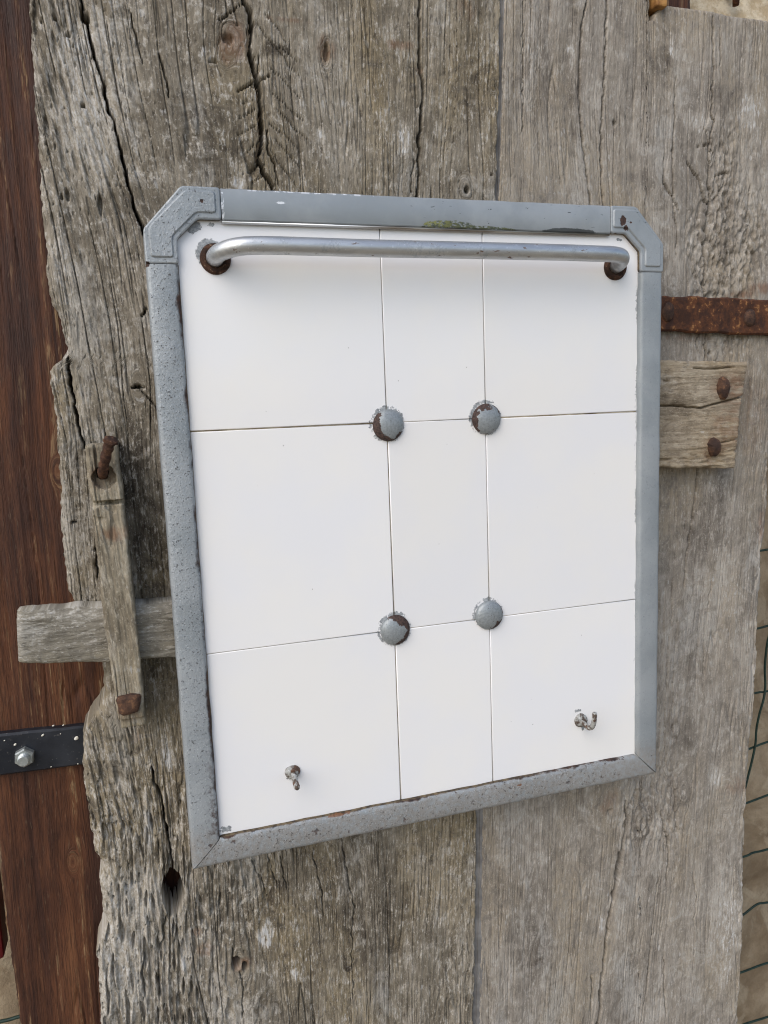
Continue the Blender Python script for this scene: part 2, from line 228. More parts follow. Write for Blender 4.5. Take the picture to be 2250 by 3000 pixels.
def lathe_mesh(name, prof, centre, seg=40, wob=0, seed=0, sx=1, sz=1, rot=0):
    """profile (radius, outwards distance) turned about the -y axis through centre"""
    bm = bmesh.new(); rings = []
    rr = random.Random(seed)
    ph = [rr.uniform(0, 6.28) for _ in range(4)]
    for (r, h) in prof:
        if r == 0:
            rings.append([bm.verts.new((centre[0], centre[1] - h, centre[2]))]); continue
        ring = []
        for k in range(seg):
            a = 2 * math.pi * k / seg
            q = r * (1 + wob * (math.sin(2 * a + ph[0]) + .7 * math.sin(3 * a + ph[1]) + .5 * math.sin(5 * a + ph[2])))
            x, z = math.cos(a) * q * sx, math.sin(a) * q * sz
            x, z = x * math.cos(rot) - z * math.sin(rot), x * math.sin(rot) + z * math.cos(rot)
            ring.append(bm.verts.new((centre[0] + x, centre[1] - h, centre[2] + z)))
        rings.append(ring)
    for a, b in zip(rings, rings[1:]):
        if len(a) == 1 and len(b) == 1: continue
        for k in range(seg):
            if len(b) == 1: bm.faces.new((a[k], a[(k + 1) % seg], b[0]))
            elif len(a) == 1: bm.faces.new((a[0], b[(k + 1) % seg], b[k]))
            else: bm.faces.new((a[k], a[(k + 1) % seg], b[(k + 1) % seg], b[k]))
    return bm_mesh(bm, name)

# ------------------------------------------------------------------ helpers: shader nodes
class NT:
    def __init__(s, name, rough=.6, metal=0.0, spec=.5):
        s.mat = bpy.data.materials.new(name); s.mat.use_nodes = True
        s.t = s.mat.node_tree; s.b = s.t.nodes['Principled BSDF']
        s.b.inputs['Roughness'].default_value = rough
        s.b.inputs['Metallic'].default_value = metal
        s.b.inputs['Specular IOR Level'].default_value = spec
        s.seed = 0
    def n(s, t): return s.t.nodes.new(t)
    def put(s, sock, v):
        if isinstance(v, bpy.types.NodeSocket): s.t.links.new(v, sock)
        elif v is not None:
            if isinstance(v, (tuple, list)) and len(v) == 3 and sock.type == 'RGBA': v = (*v, 1)
            sock.default_value = v
    def m(s, op, a, b=None, c=None, clamp=False):
        n = s.n('ShaderNodeMath'); n.operation = op; n.use_clamp = clamp
        s.put(n.inputs[0], a); s.put(n.inputs[1], b); s.put(n.inputs[2], c)
        return n.outputs[0]
    def v(s, op, a, b):
        n = s.n('ShaderNodeVectorMath'); n.operation = op
        s.put(n.inputs[0], a); s.put(n.inputs[1], b)
        return n.outputs['Value'] if op in ('LENGTH', 'DISTANCE', 'DOT_PRODUCT') else n.outputs[0]
    def pos(s): return s.n('ShaderNodeNewGeometry').outputs['Position']
    def uv(s): return s.n('ShaderNodeUVMap').outputs[0]
    def sep(s, v):
        n = s.n('ShaderNodeSeparateXYZ'); s.put(n.inputs[0], v); return n.outputs
    def noise(s, vec, scale=(1, 1, 1), detail=3, rough=.55, dist=0):
        s.seed += 3.71
        w = s.v('ADD', s.v('MULTIPLY', vec, scale), (s.seed * 1.3, s.seed * .7, s.seed))
        n = s.n('ShaderNodeTexNoise'); s.put(n.inputs['Vector'], w)
        n.inputs['Scale'].default_value = 1; n.inputs['Detail'].default_value = detail
        n.inputs['Roughness'].default_value = rough; n.inputs['Distortion'].default_value = dist
        return n.outputs[0]
    def vor(s, vec, scale, feature='F1', out='Distance', rnd=1):
        n = s.n('ShaderNodeTexVoronoi'); n.feature = feature
        s.put(n.inputs['Vector'], s.v('MULTIPLY', vec, scale)); n.inputs['Scale'].default_value = 1
        n.inputs['Randomness'].default_value = rnd
        return n.outputs[out]
    def rng(s, x, a, b, c=0.0, d=1.0):
        n = s.n('ShaderNodeMapRange'); n.clamp = True; n.interpolation_type = 'SMOOTHSTEP'
        s.put(n.inputs[0], x)
        for i, q in enumerate((a, b, c, d)): s.put(n.inputs[i + 1], q)
        return n.outputs[0]
    def mix(s, f, a, b):
        n = s.n('ShaderNodeMix'); n.data_type = 'RGBA'
        s.put(n.inputs[0], f); s.put(n.inputs[6], a); s.put(n.inputs[7], b)
        return n.outputs[2]
    def ramp(s, f, stops):
        n = s.n('ShaderNodeValToRGB'); s.put(n.inputs[0], f)
        e = n.color_ramp.elements
        while len(e) < len(stops): e.new(.5)
        for q, (p, c) in zip(e, stops): q.position = p; q.color = (*c, 1)
        return n.outputs[0]
    def ell(s, x, z, cx, cz, rx, rz):
        a = s.m('DIVIDE', s.m('SUBTRACT', x, cx), rx); b = s.m('DIVIDE', s.m('SUBTRACT', z, cz), rz)
        return s.m('SQRT', s.m('ADD', s.m('MULTIPLY', a, a), s.m('MULTIPLY', b, b)))
    def bump(s, h, strength=.5, dist=.001, prev=None):
        n = s.n('ShaderNodeBump'); n.inputs['Strength'].default_value = strength
        n.inputs['Distance'].default_value = dist
        s.put(n.inputs['Height'], h)
        if prev: s.put(n.inputs['Normal'], prev)
        return n.outputs[0]
    def done(s, col=None, rough=None, normal=None, metal=None):
        s.put(s.b.inputs['Base Color'], col); s.put(s.b.inputs['Roughness'], rough)
        s.put(s.b.inputs['Normal'], normal); s.put(s.b.inputs['Metallic'], metal)
        return s.mat
def srgb(r, g, b, k=1.0):
    f = lambda c: (c / 255 / 12.92 if c <= 10 else ((c / 255 + .055) / 1.055) ** 2.4) * k
    return (f(r), f(g), f(b))

# ------------------------------------------------------------------ materials
def weathered_wood(name, dark, mid, light, pale, fleck=.55, contrast=1.0, tan=(.30, .24, .15), soft=0.0):
    s = NT(name, rough=.88, spec=.25)
    uv = s.uv()
    za = s.n('ShaderNodeAttribute'); za.attribute_name = 'zone'
    sc = s.n('ShaderNodeSeparateColor'); s.put(sc.inputs[0], za.outputs['Color'])
    rust, palez, darkz, decay = sc.outputs[0], sc.outputs[1], sc.outputs[2], za.outputs['Alpha']
    fib = s.noise(uv, (1300, 120, 1), 3, .6)
    streak = s.noise(uv, (300, 12, 1), 5, .65)
    broad = s.noise(uv, (30, 12, 1), 4, .6, .5)
    patch = s.noise(uv, (110, 48, 1), 5, .68, .8)
    blot = s.noise(uv, (70, 55, 1), 5, .7, 1.2)
    fl = s.noise(uv, (560, 130, 1), 4, .68)
    fl2 = s.noise(uv, (420, 105, 1), 4, .66)
    grit = s.noise(uv, (1000, 560, 1), 2, .6)
    x = s.m('ADD', s.m('ADD', s.m('MULTIPLY', streak, .22), s.m('MULTIPLY', blot, .28)), s.m('ADD', s.m('MULTIPLY', broad, .28), s.m('MULTIPLY', patch, .22)))
    x = s.m('SUBTRACT', x, s.m('MULTIPLY', darkz, .14))
    x = s.m('ADD', x, s.m('MULTIPLY', palez, .09))
    x = s.m('ADD', s.m('MULTIPLY', s.m('SUBTRACT', x, .5), 2.7 * contrast), .5)
    c = s.ramp(x, [(.10, dark), (.42, mid), (.64, light), (.95, pale)])
    # olive / tan cast in broad areas
    warm = s.rng(s.noise(uv, (16, 7, 1), 3, .55), .42, .64)
    c = s.mix(s.m('MULTIPLY', warm, s.m('MULTIPLY', s.rng(blot, .33, .58), .62)), c, tan)
    # bleached silvery areas
    c = s.mix(s.m('MULTIPLY', s.rng(s.m('ADD', s.m('MULTIPLY', s.noise(uv, (24, 8, 1), 3, .55), .6), s.m('MULTIPLY', blot, .4)), .52, .62), .42), c, (.42, .41, .385))
    # fibres weathered through to dark, then the ones that keep a silver grey skin
    th2 = s.m('ADD', .565, s.m('MULTIPLY', darkz, -.05))
    f2 = s.rng(s.m('ADD', s.m('MULTIPLY', fl2, .7), s.m('MULTIPLY', blot, .3)), s.m('SUBTRACT', th2, .03), s.m('ADD', th2, .04))
    c = s.mix(s.m('MULTIPLY', f2, .62 - soft * .3), c, dark)
    c = s.mix(s.m('MULTIPLY', s.rng(fib, .42, .66), .26 - soft * .16), c, dark)
    th = s.m('SUBTRACT', .552, s.m('ADD', s.m('MULTIPLY', palez, .10), s.m('MULTIPLY', decay, .045)))
    f1 = s.rng(s.m('ADD', s.m('MULTIPLY', fl, .50), s.m('ADD', s.m('MULTIPLY', blot, .28), s.m('MULTIPLY', patch, .22))), s.m('SUBTRACT', th, .022), s.m('ADD', th, .026))
    c = s.mix(s.m('MULTIPLY', f1, fleck), c, s.mix(s.rng(grit, .35, .65), light, pale))
    c = s.mix(s.m('MULTIPLY', s.rng(grit, .58, .70), .42), c, pale)
    # spots of white lichen / lime
    w = s.vor(uv, (120, 60, 1))
    ws = s.m('MULTIPLY', s.rng(s.m('ADD', w, s.m('MULTIPLY', s.m('SUBTRACT', fl, .5), .9)), .13, .05), s.rng(s.noise(uv, (60, 25, 1), 2), .50, .60))
    c = s.mix(s.m('MULTIPLY', ws, s.m('ADD', .40, s.m('MULTIPLY', palez, .5), clamp=True)), c, (.56, .555, .54))
    whole = s.rng(s.m('ADD', palez, s.m('MULTIPLY', s.m('SUBTRACT', fl, .5), 3.2)), .80, 1.15)
    c = s.mix(s.m('MULTIPLY', whole, .8), c, (.56, .555, .54))
    r2 = s.m('MULTIPLY', rust, s.rng(s.noise(uv, (240, 90, 1), 4), .30, .62))
    c = s.mix(s.m('MULTIPLY', r2, .8), c, s.mix(s.noise(uv, (300, 120, 1), 3), (.085, .040, .022), (.25, .125, .065)))
    nb = s.bump(fib, .55, .0006)
    nb = s.bump(s.m('ADD', fl, s.m('MULTIPLY', fl2, -.8)), .75 - soft * .3, .0011, nb)
    nb = s.bump(streak, .4, .0012, nb)
    return s.done(c, s.rng(grit, .2, .8, .80, .95), nb)
M_LEFT = weathered_wood('weathered_oak_grey_brown', (.048, .038, .028), (.182, .156, .117), (.305, .270, .216), (.49, .46, .41), .80, .95, (.28, .222, .130))
M_RIGHT = weathered_wood('weathered_oak_pale_grey', (.098, .083, .068), (.240, .212, .178), (.345, .312, .268), (.46, .43, .385), .60, 1.0, (.305, .252, .178), .75)
M_BATTEN = weathered_wood('weathered_batten_beige', (.085, .064, .044), (.265, .217, .156), (.38, .322, .242), (.48, .425, .33), .50, .95, (.36, .275, .168), .5)
M_LATCH = weathered_wood('weathered_latch_wood', (.065, .058, .047), (.185, .168, .136), (.295, .272, .226), (.46, .44, .395), .75, 1.0, (.225, .195, .135), .3)
M_KEEPER = weathered_wood('weathered_keeper_tan', (.078, .062, .042), (.215, .182, .130), (.325, .282, .208), (.45, .41, .33), .55, .9, (.26, .205, .12), .4)

def stained_wood():
    s = NT('dark_stained_pine', rough=.6, spec=.3)
    uv = s.uv(); fib = s.noise(uv, (1200, 60, 1), 3, .65); pore = s.noise(uv, (700, 90, 1), 3, .65)
    ring = s.noise(uv, (190, 2.6, 1), 4, .6, .2); band = s.noise(uv, (42, 2.2, 1), 3, .6); patch = s.noise(uv, (26, 9, 1), 5, .65, .5)
    x = s.m('ADD', s.m('MULTIPLY', ring, .30), s.m('ADD', s.m('MULTIPLY', band, .40), s.m('MULTIPLY', patch, .30)))
    x = s.m('ADD', s.m('MULTIPLY', s.m('SUBTRACT', x, .5), 1.7), .5)
    c = s.ramp(x, [(.20, (.014, .006, .004)), (.42, (.045, .017, .010)), (.57, (.102, .038, .017)), (.78, (.165, .070, .030))])
    gold = s.m('MULTIPLY', s.rng(ring, .53, .62), s.m('MULTIPLY', s.rng(pore, .44, .58), s.rng(patch, .40, .56)))
    c = s.mix(s.m('MULTIPLY', gold, .9), c, (.30, .20, .105))
    c = s.mix(s.m('MULTIPLY', s.rng(fib, .46, .64), .5), c, (.014, .006, .004))
    c = s.mix(s.m('MULTIPLY', s.rng(pore, .62, .72), .35), c, (.16, .11, .07))
    g = s.noise(uv, (420, 160, 1), 3, .6)
    za = s.n('ShaderNodeAttribute'); za.attribute_name = 'zone'
    sc = s.n('ShaderNodeSeparateColor'); s.put(sc.inputs[0], za.outputs['Color'])
    c = s.mix(s.m('MULTIPLY', sc.outputs[0], s.m('MULTIPLY', s.rng(fib, .7, .4), .6)), c, (.13, .052, .024))
    nb = s.bump(fib, .8, .0007); nb = s.bump(ring, .6, .0014, nb); nb = s.bump(pore, .6, .0008, nb)
    return s.done(c, s.rng(patch, .3, .7, .55, .75), nb)
M_POST = stained_wood()

def frame_paint():
    s = NT('silver_grey_frame_paint', rough=.5, spec=.5)
    p = s.pos(); q = s.sep(p); x, z = q[0], q[2]
    fine = s.noise(p, (900, 900, 900), 3, .6); mid = s.noise(p, (260, 260, 260), 4, .6); big = s.noise(p, (28, 28, 28), 4, .6)
    c = s.mix(s.rng(big, .35, .65), (.275, .302, .318), (.335, .36, .375))
    # dirt film on the lower rail and the lower end of the left rail
    low = s.m('MULTIPLY', s.rng(z, 1.110, 1.086), s.rng(mid, .25, .62))
    c = s.mix(s.m('MULTIPLY', low, .75), c, (.275, .255, .230))
    # pits where the paint is gone (rough side and bottom rails, hardly any on top)
    side = s.m('MAXIMUM', s.rng(z, 1.509, 1.500), s.rng(x, -.140, -.145))
    side = s.m('MULTIPLY', side, s.rng(x, .16, .12, .30, 1.0))
    pit = s.m('MULTIPLY', s.rng(s.m('ADD', s.m('MULTIPLY', fine, .72), s.m('MULTIPLY', mid, .28)), .590, .640), side)
    c = s.mix(s.m('MULTIPLY', pit, .75), c, (.07, .062, .058))
    spk = s.m('MULTIPLY', s.rng(s.noise(p, (1100, 1100, 1100), 2), .60, .70), side)
    c = s.mix(s.m('MULTIPLY', spk, .5), c, (.58, .60, .62))
    # rust bands along the inner edges
    e = s.noise(p, (170, 170, 90), 4, .65)
    en = s.m('SUBTRACT', e, .5)
    lo = s.m('SUBTRACT', s.noise(p, (40, 40, 28), 3, .6), .5)
    rl = s.m('MULTIPLY', s.rng(s.m('ADD', x, s.m('ADD', s.m('MULTIPLY', en, .006), s.m('MULTIPLY', lo, .014))), -.1722, -.1700), s.rng(x, -.1665, -.1668))
    rl = s.m('MULTIPLY', rl, s.m('MULTIPLY', s.rng(z, 1.4795, 1.4785), s.rng(z, 1.0925, 1.0935)))
    rl2 = s.m('MULTIPLY', s.rng(z, 1.19, 1.10), s.m('MULTIPLY', s.rng(x, -.180, -.171), s.rng(mid, .42, .60)))
    rl2 = s.m('MULTIPLY', rl2, s.m('MULTIPLY', s.rng(x, -.160, -.165), s.rng(z, 1.092, 1.097)))
    rb = s.rng(s.m('ADD', z, s.m('ADD', s.m('MULTIPLY', en, .005), s.m('MULTIPLY', lo, .006))), 1.0910, 1.0922)
    rb = s.m('MULTIPLY', rb, s.m('MULTIPLY', s.rng(z, 1.0955, 1.0945), s.m('MULTIPLY', s.rng(x, .158, .150), s.rng(x, -.1695, -.1685))))
    rs = s.m('MULTIPLY', s.rng(s.noise(p, (120, 120, 120), 4, .7), .62, .68), s.rng(z, 1.10, 1.092))
    rust = s.m('MAXIMUM', s.m('MAXIMUM', rl, s.m('MULTIPLY', rl2, .8)), s.m('MAXIMUM', rb, s.m('MULTIPLY', rs, .8)))
    # corner blisters
    def spot(cx, cz, rx, rz, a=.45):
        d = s.m('ADD', s.ell(x, z, cx, cz, rx, rz), s.m('MULTIPLY', en, 3.2))
        return s.rng(d, 1.0, .8)
    for sp in ((.1530, 1.5165, .0026, .0034), (.1565, 1.5105, .0024, .0022), (.1480, 1.5060, .0012, .0020), (-.1535, 1.5180, .0013, .0013), (-.1895, 1.4795, .0016, .0014), (.1600, 1.5150, .0014, .0012)):
        rust = s.m('MAXIMUM', rust, spot(*sp))
    rc = s.mix(s.rng(mid, .35, .65), (.024, .014, .012), (.075, .040, .028))
    c = s.mix(rust, c, rc)
    wall = s.m('MULTIPLY', s.rng(q[1], .0012, .0020), s.m('MULTIPLY', s.m('MULTIPLY', s.rng(x, -.1716, -.1712), s.rng(x, .1712, .1708)), s.m('MULTIPLY', s.rng(z, 1.5090, 1.5085), s.m('MAXIMUM', s.rng(z, 1.4800, 1.4805), s.rng(x, .1, .05)))))
    c = s.mix(wall, c, s.mix(s.rng(mid, .38, .62), (.045, .030, .018), (.17, .125, .07)))
    # orange bloom on the bottom rail
    c = s.mix(s.m('MULTIPLY', s.m('MAXIMUM', spot(-.085, 1.0912, .007, .0009), spot(.062, 1.0868, .0022, .0014)), .8), c, (.20, .085, .035))
    def flat(cx, cz, rx, rz):
        d = s.m('ADD', s.ell(x, z, cx, cz, rx, rz), s.m('MULTIPLY', en, .7))
        return s.m('MULTIPLY', s.rng(d, 1.0, .90), .9)
    # green paint showing through on the top rail, pale edge chips, dark chips
    gr = s.m('MAXIMUM', flat(.015, 1.5066, .022, .0058), flat(.040, 1.5068, .026, .0024))
    gr = s.m('MULTIPLY', gr, s.m('MULTIPLY', s.rng(z, 1.5068, 1.5072), s.rng(s.noise(p, (330, 330, 700), 3, .7), .40, .46)))
    gcol = s.mix(s.rng(s.noise(p, (420, 420, 420), 3), .42, .56), (.045, .058, .026), s.mix(s.rng(x, .004, .022), (.23, .235, .060), (.085, .095, .030)))
    c = s.mix(gr, c, gcol)
    blk = s.m('MULTIPLY', s.rng(s.noise(p, (140, 140, 420), 3, .7), .665, .69), s.rng(z, 1.506, 1.508))
    blk = s.m('MULTIPLY', blk, s.rng(x, -.05, .02))
    blk = s.m('MAXIMUM', blk, flat(.110, 1.5070, .024, .0028))
    c = s.mix(s.m('MULTIPLY', blk, .9), c, (.020, .024, .022))
    wh = s.m('MAXIMUM', spot(-.103, 1.5190, .0036, .0009), s.m('MULTIPLY', spot(-.1405, 1.5170, .0008, .010), s.rng(mid, .45, .55)))
    wh = s.m('MAXIMUM', wh, s.m('MULTIPLY', s.m('MULTIPLY', s.rng(z, 1.5250, 1.5262), s.rng(x, -.13, -.12)), s.m('MULTIPLY', s.rng(x, -.03, -.05), s.rng(e, .50, .56))))
    c = s.mix(wh, c, (.72, .74, .76))
    ro = s.m('ADD', s.m('MULTIPLY', s.rng(mid, .3, .7), .12), .42)
    ro = s.m('ADD', ro, s.m('MULTIPLY', s.m('MAXIMUM', rust, pit), .35))
    hgt = s.m('ADD', s.m('MULTIPLY', s.m('SUBTRACT', s.m('MULTIPLY', mid, .7), pit), s.m('ADD', s.m('MULTIPLY', side, .8), .12)), s.m('MULTIPLY', rust, -.5))
    nb = s.bump(hgt, .7, .0008)
    nb = s.bump(s.m('MULTIPLY', s.noise(p, (800, 800, 800), 2, .5), s.m('ADD', s.m('MULTIPLY', side, .9), .1)), .4, .0006, nb)
    met = s.m('MULTIPLY', s.m('SUBTRACT', 1, s.m('MAXIMUM', rust, gr)), .25)
    return s.done(c, ro, nb, met)
M_FRAME = frame_paint()

STUDS = [(-.0346, 1.3728), (.0412, 1.3741), (-.0350, 1.2240), (.0402, 1.2262)]
HOLES = [(-.1468, 1.4838), (.1500, 1.4833)]
HOOKS = [(-.1161, 1.1290), (.1192, 1.1293)]
def tile_glaze():
    s = NT('white_glazed_tile', rough=.05, spec=.5)
    p = s.pos(); q = s.sep(p); x, z = q[0], q[2]
    big = s.noise(p, (14, 14, 14), 4, .55); e = s.noise(p, (420, 420, 420), 4, .65); e2 = s.noise(p, (170, 170, 170), 3, .6)
    c = s.mix(s.rng(big, .3, .7), (.795, .795, .805), (.825, .812, .785))
    tone = s.m('ADD', .975, s.m('MULTIPLY', s.n('ShaderNodeObjectInfo').outputs['Random'], .045))
    hs = s.n('ShaderNodeHueSaturation'); s.put(hs.inputs['Color'], c); s.put(hs.inputs['Value'], tone); c = hs.outputs[0]
    en = s.m('SUBTRACT', e, .5)
    # grey overspray and brush marks left on the glaze when the metal was painted
    paint = None
    def add(v):
        nonlocal paint
        paint = v if paint is None else s.m('MAXIMUM', paint, v)
    for i, (cx, cz) in enumerate(STUDS):
        d = s.ell(x, z, cx - .0005, cz + .0008, 1, 1)
        r = s.m('ADD', d, s.m('MULTIPLY', en, .006))
        add(s.m('MULTIPLY', s.rng(r, .0133, .0126), s.rng(s.m('ADD', s.m('MULTIPLY', e2, .6), s.m('MULTIPLY', e, .4)), .47, .51)))
    d = s.m('ADD', s.ell(x, z, -.1500, 1.4872, .0095, .0098), s.m('MULTIPLY', en, .5)); add(s.rng(d, .98, .9))
    def dab(cx, cz, rx, rz, k=2.2): add(s.rng(s.m('ADD', s.ell(x, z, cx, cz, rx, rz), s.m('MULTIPLY', en, k)), 1.0, .85))
    dab(-.1595, 1.5035, .0052, .0040); dab(-.1480, 1.5050, .0022, .0012); dab(.1540, 1.5035, .0024, .0010, 4)
    dab(.1165, 1.1378, .0036, .0013, 2.0); dab(.1212, 1.1225, .0012, .0022); dab(-.1185, 1.1250, .0022, .0012, 4)
    dab(-.1655, 1.0955, .0040, .0022, 3)
    edge = s.m('MULTIPLY', s.rng(s.m('ADD', x, s.m('MULTIPLY', en, .007)), .1690, .1697), s.m('MULTIPLY', s.rng(s.noise(p, (300, 300, 40), 3), .48, .54), s.rng(s.noise(p, (20, 20, 18), 2), .44, .54)))
    add(edge)
    c = s.mix(s.m('MULTIPLY', paint, .92), c, s.mix(s.rng(e, .4, .6), (.16, .175, .185), (.34, .36, .37)))
    # fine specks of dirt
    dots = s.m('MULTIPLY', s.rng(s.vor(p, (85, 85, 85)), .042, .028), s.rng(s.noise(p, (30, 30, 30), 1), .54, .58))
    c = s.mix(s.m('MULTIPLY', dots, .8), c, (.10, .09, .08))
    nb = s.bump(s.noise(p, (26, 26, 26), 2, .5), .05, .004)
    nb = s.bump(paint, .6, .0003, nb)
    ro = s.m('ADD', .045, s.m('MULTIPLY', s.m('MAXIMUM', paint, dots), .45))
    ro = s.m('ADD', ro, s.m('MULTIPLY', s.rng(s.noise(p, (55, 55, 55), 4), .45, .75), .06))
    return s.done(c, ro, nb)
M_TILE = tile_glaze()

def grout_mat():
    s = NT('joint_grout', rough=.95, spec=.1)
    p = s.pos(); q = s.sep(p)
    e = s.noise(p, (60, 60, 60), 4, .6)
    c = s.ramp(e, [(.3, (.10, .075, .045)), (.46, (.30, .245, .16)), (.62, (.50, .44, .34))])
    return s.done(c)
M_GROUT = grout_mat()

def stud_mat():
    s = NT('chipped_grey_paint_on_rust', rough=.5)
    p = s.pos()
    oi = s.n('ShaderNodeObjectInfo').outputs['Random']
    cx = s.n('ShaderNodeCombineXYZ')
    for i in range(3): s.put(cx.inputs[i], s.m('MULTIPLY', oi, 9.0 + i * 5))
    pp = s.v('ADD', p, cx.outputs[0])
    big = s.noise(pp, (75, 75, 75), 3, .55); e = s.noise(pp, (650, 650, 650), 3, .6)
    za = s.n('ShaderNodeAttribute'); za.attribute_name = 'rim'
    x = s.m('ADD', za.outputs['Fac'], s.m('ADD', s.m('MULTIPLY', s.m('SUBTRACT', e, .5), 1.3), s.m('MULTIPLY', s.m('SUBTRACT', big, .5), 5.2)))
    rust = s.rng(x, -.06, .10)
    paint = s.mix(s.rng(e, .25, .75), (.225, .245, .255), (.315, .34, .35))
    rc = s.mix(s.rng(e, .35, .65), (.026, .016, .014), (.080, .046, .036))
    c = s.mix(rust, paint, rc)
    c = s.mix(s.m('MULTIPLY', s.rng(s.noise(pp, (900, 900, 900), 2), .66, .72), .7), c, (.05, .035, .03))
    nb = s.bump(s.m('ADD', s.m('MULTIPLY', rust, -.6), s.m('MULTIPLY', e, .7)), .6, .0004)
    return s.done(c, s.rng(rust, 0, 1, .42, .78), nb, s.m('MULTIPLY', s.m('SUBTRACT', 1, rust), .3))
M_STUD = stud_mat()

def chrome_mat():
    s = NT('worn_silver_bar', rough=.3)
    p = s.pos(); a = s.noise(p, (60, 300, 300), 4, .6); e = s.noise(p, (700, 700, 700), 3, .6); st = s.noise(p, (40, 40, 40), 3, .6)
    c = s.mix(s.rng(a, .35, .65), (.60, .61, .61), (.50, .51, .52))
    pt = s.rng(s.m('ADD', s.m('MULTIPLY', st, .7), s.m('MULTIPLY', e, .3)), .52, .60)
    c = s.mix(s.m('MULTIPLY', pt, .6), c, (.36, .39, .41))
    chip = s.rng(s.noise(p, (130, 330, 330), 3, .6), .67, .70)
    c = s.mix(chip, c, (.13, .085, .06))
    sc = s.rng(s.noise(p, (500, 900, 500), 2), .66, .70)
    c = s.mix(s.m('MULTIPLY', sc, .6), c, (.78, .79, .79))
    nb = s.bump(s.m('ADD', e, s.m('MULTIPLY', chip, -1.0)), .25, .0004)
    return s.done(c, s.m('ADD', s.rng(pt, 0, 1, .44, .56), s.m('MULTIPLY', chip, .3)), nb, s.rng(chip, 0, 1, .88, .1))
M_BAR = chrome_mat()
def trim_mat():
    s = NT('bright_metal_trim', rough=.3, metal=.8)
    p = s.pos(); q = s.sep(p)
    n1 = s.noise(p, (30, 300, 300), 4, .6)
    c = s.mix(s.rng(q[0], -.07, -.02), (.62, .65, .68), s.mix(s.rng(n1, .35, .65), (.24, .20, .155), (.46, .42, .36)))
    return s.done(c, .32)
M_TRIM = trim_mat()

def rust_mat(name, base, deep, spot, amount=.6, sc=1.0, metal=.0):
    s = NT(name, rough=.85, spec=.25, metal=metal)
    p = s.pos()
    a = s.noise(p, (90 * sc,) * 3, 4, .62); b = s.noise(p, (300 * sc,) * 3, 4, .65); e = s.noise(p, (850 * sc,) * 3, 3, .6)
    c = s.mix(s.rng(s.m('ADD', s.m('MULTIPLY', a, .6), s.m('MULTIPLY', b, .4)), .40, .60), deep, base)
    c = s.mix(s.m('MULTIPLY', s.rng(s.m('ADD', s.m('MULTIPLY', b, .75), s.m('MULTIPLY', a, .25)), .575, .63), amount), c, spot)
    c = s.mix(s.m('MULTIPLY', s.rng(e, .58, .70), .45), c, deep)
    nb = s.bump(b, .8, .0010); nb = s.bump(e, .6, .0005, nb)
    return s.done(c, .86, nb)
M_RUST = rust_mat('flaking_orange_rust', (.110, .043, .020), (.046, .022, .015), (.33, .165, .065), .75)
M_NAIL = rust_mat('brown_forged_iron', (.105, .055, .034), (.040, .024, .019), (.21, .11, .055), .55)
M_BENT = rust_mat('orange_brown_nail_rust', (.115, .056, .032), (.042, .022, .016), (.21, .125, .078), .55, 1.3)
M_WASH = rust_mat('dark_brown_washer_rust', (.085, .040, .024), (.028, .016, .012), (.34, .27, .19), .6, 1.5)
def hook_mat():
    s = NT('flaked_paint_on_hook', rough=.6)
    p = s.pos(); a = s.noise(p, (330, 330, 330), 4, .6); b = s.noise(p, (120, 120, 120), 2, .6)
    c = s.mix(s.rng(a, .42, .54), (.075, .052, .038), (.32, .32, .30))
    c = s.mix(s.rng(b, .57, .62), c, s.mix(s.rng(a, .4, .6), (.11, .055, .032), (.06, .035, .025)))
    c = s.mix(s.m('MULTIPLY', s.rng(a, .60, .66), .8), c, (.55, .55, .54))
    return s.done(c, .62, s.bump(a, .5, .0005))
M_HOOK = hook_mat()
def black_iron():
    s = NT('black_painted_iron', rough=.45, spec=.4)
    p = s.pos(); a = s.noise(p, (40, 40, 40), 4, .6); b = s.noise(p, (500, 500, 500), 3, .6)
    c = s.mix(s.rng(a, .35, .7), (.009, .011, .016), (.022, .025, .032))
    c = s.mix(s.m('MULTIPLY', s.rng(b, .66, .72), .5), c, (.16, .15, .14))
    return s.done(c, s.rng(a, .3, .7, .36, .55), s.bump(b, .15, .0004))
M_IRON = black_iron()
def zinc():
    s = NT('zinc_plated_steel', rough=.42, metal=.75)
    p = s.pos(); a = s.noise(p, (300, 300, 300), 3, .6)
    return s.done(s.mix(s.rng(a, .3, .7), (.36, .39, .38), (.52, .55, .54)), .42, s.bump(a, .15, .0004))
M_ZINC = zinc()
def plain(name, col, col2, rough, sc=40, bump=.2, bd=.001):
    s = NT(name, rough=rough, spec=.35)
    p = s.pos(); a = s.noise(p, (sc, sc, sc), 5, .62)
    return s.done(s.mix(s.rng(a, .34, .66), col, col2), rough, s.bump(a, bump, bd))
M_SPECK = plain('dried_white_paint', (.60, .57, .48), (.70, .68, .62), .6, 300)
M_WIRE = plain('dark_green_plastic_wire', (.010, .026, .020), (.020, .045, .034), .45, 200, .1)
M_RED = plain('faded_red_paint', (.09, .008, .009), (.13, .012, .012), .5, 60)
M_PEG = plain('orange_brown_wedge', (.20, .090, .024), (.40, .21, .065), .7, 170, .6)
M_STRIP = plain('dark_grey_recessed_wood', (.13, .125, .12), (.23, .222, .212), .85, 60, .5)
M_GRAVEL = plain('tan_gravel', (.20, .165, .115), (.36, .30, .215), .95, 30, .6, .01)
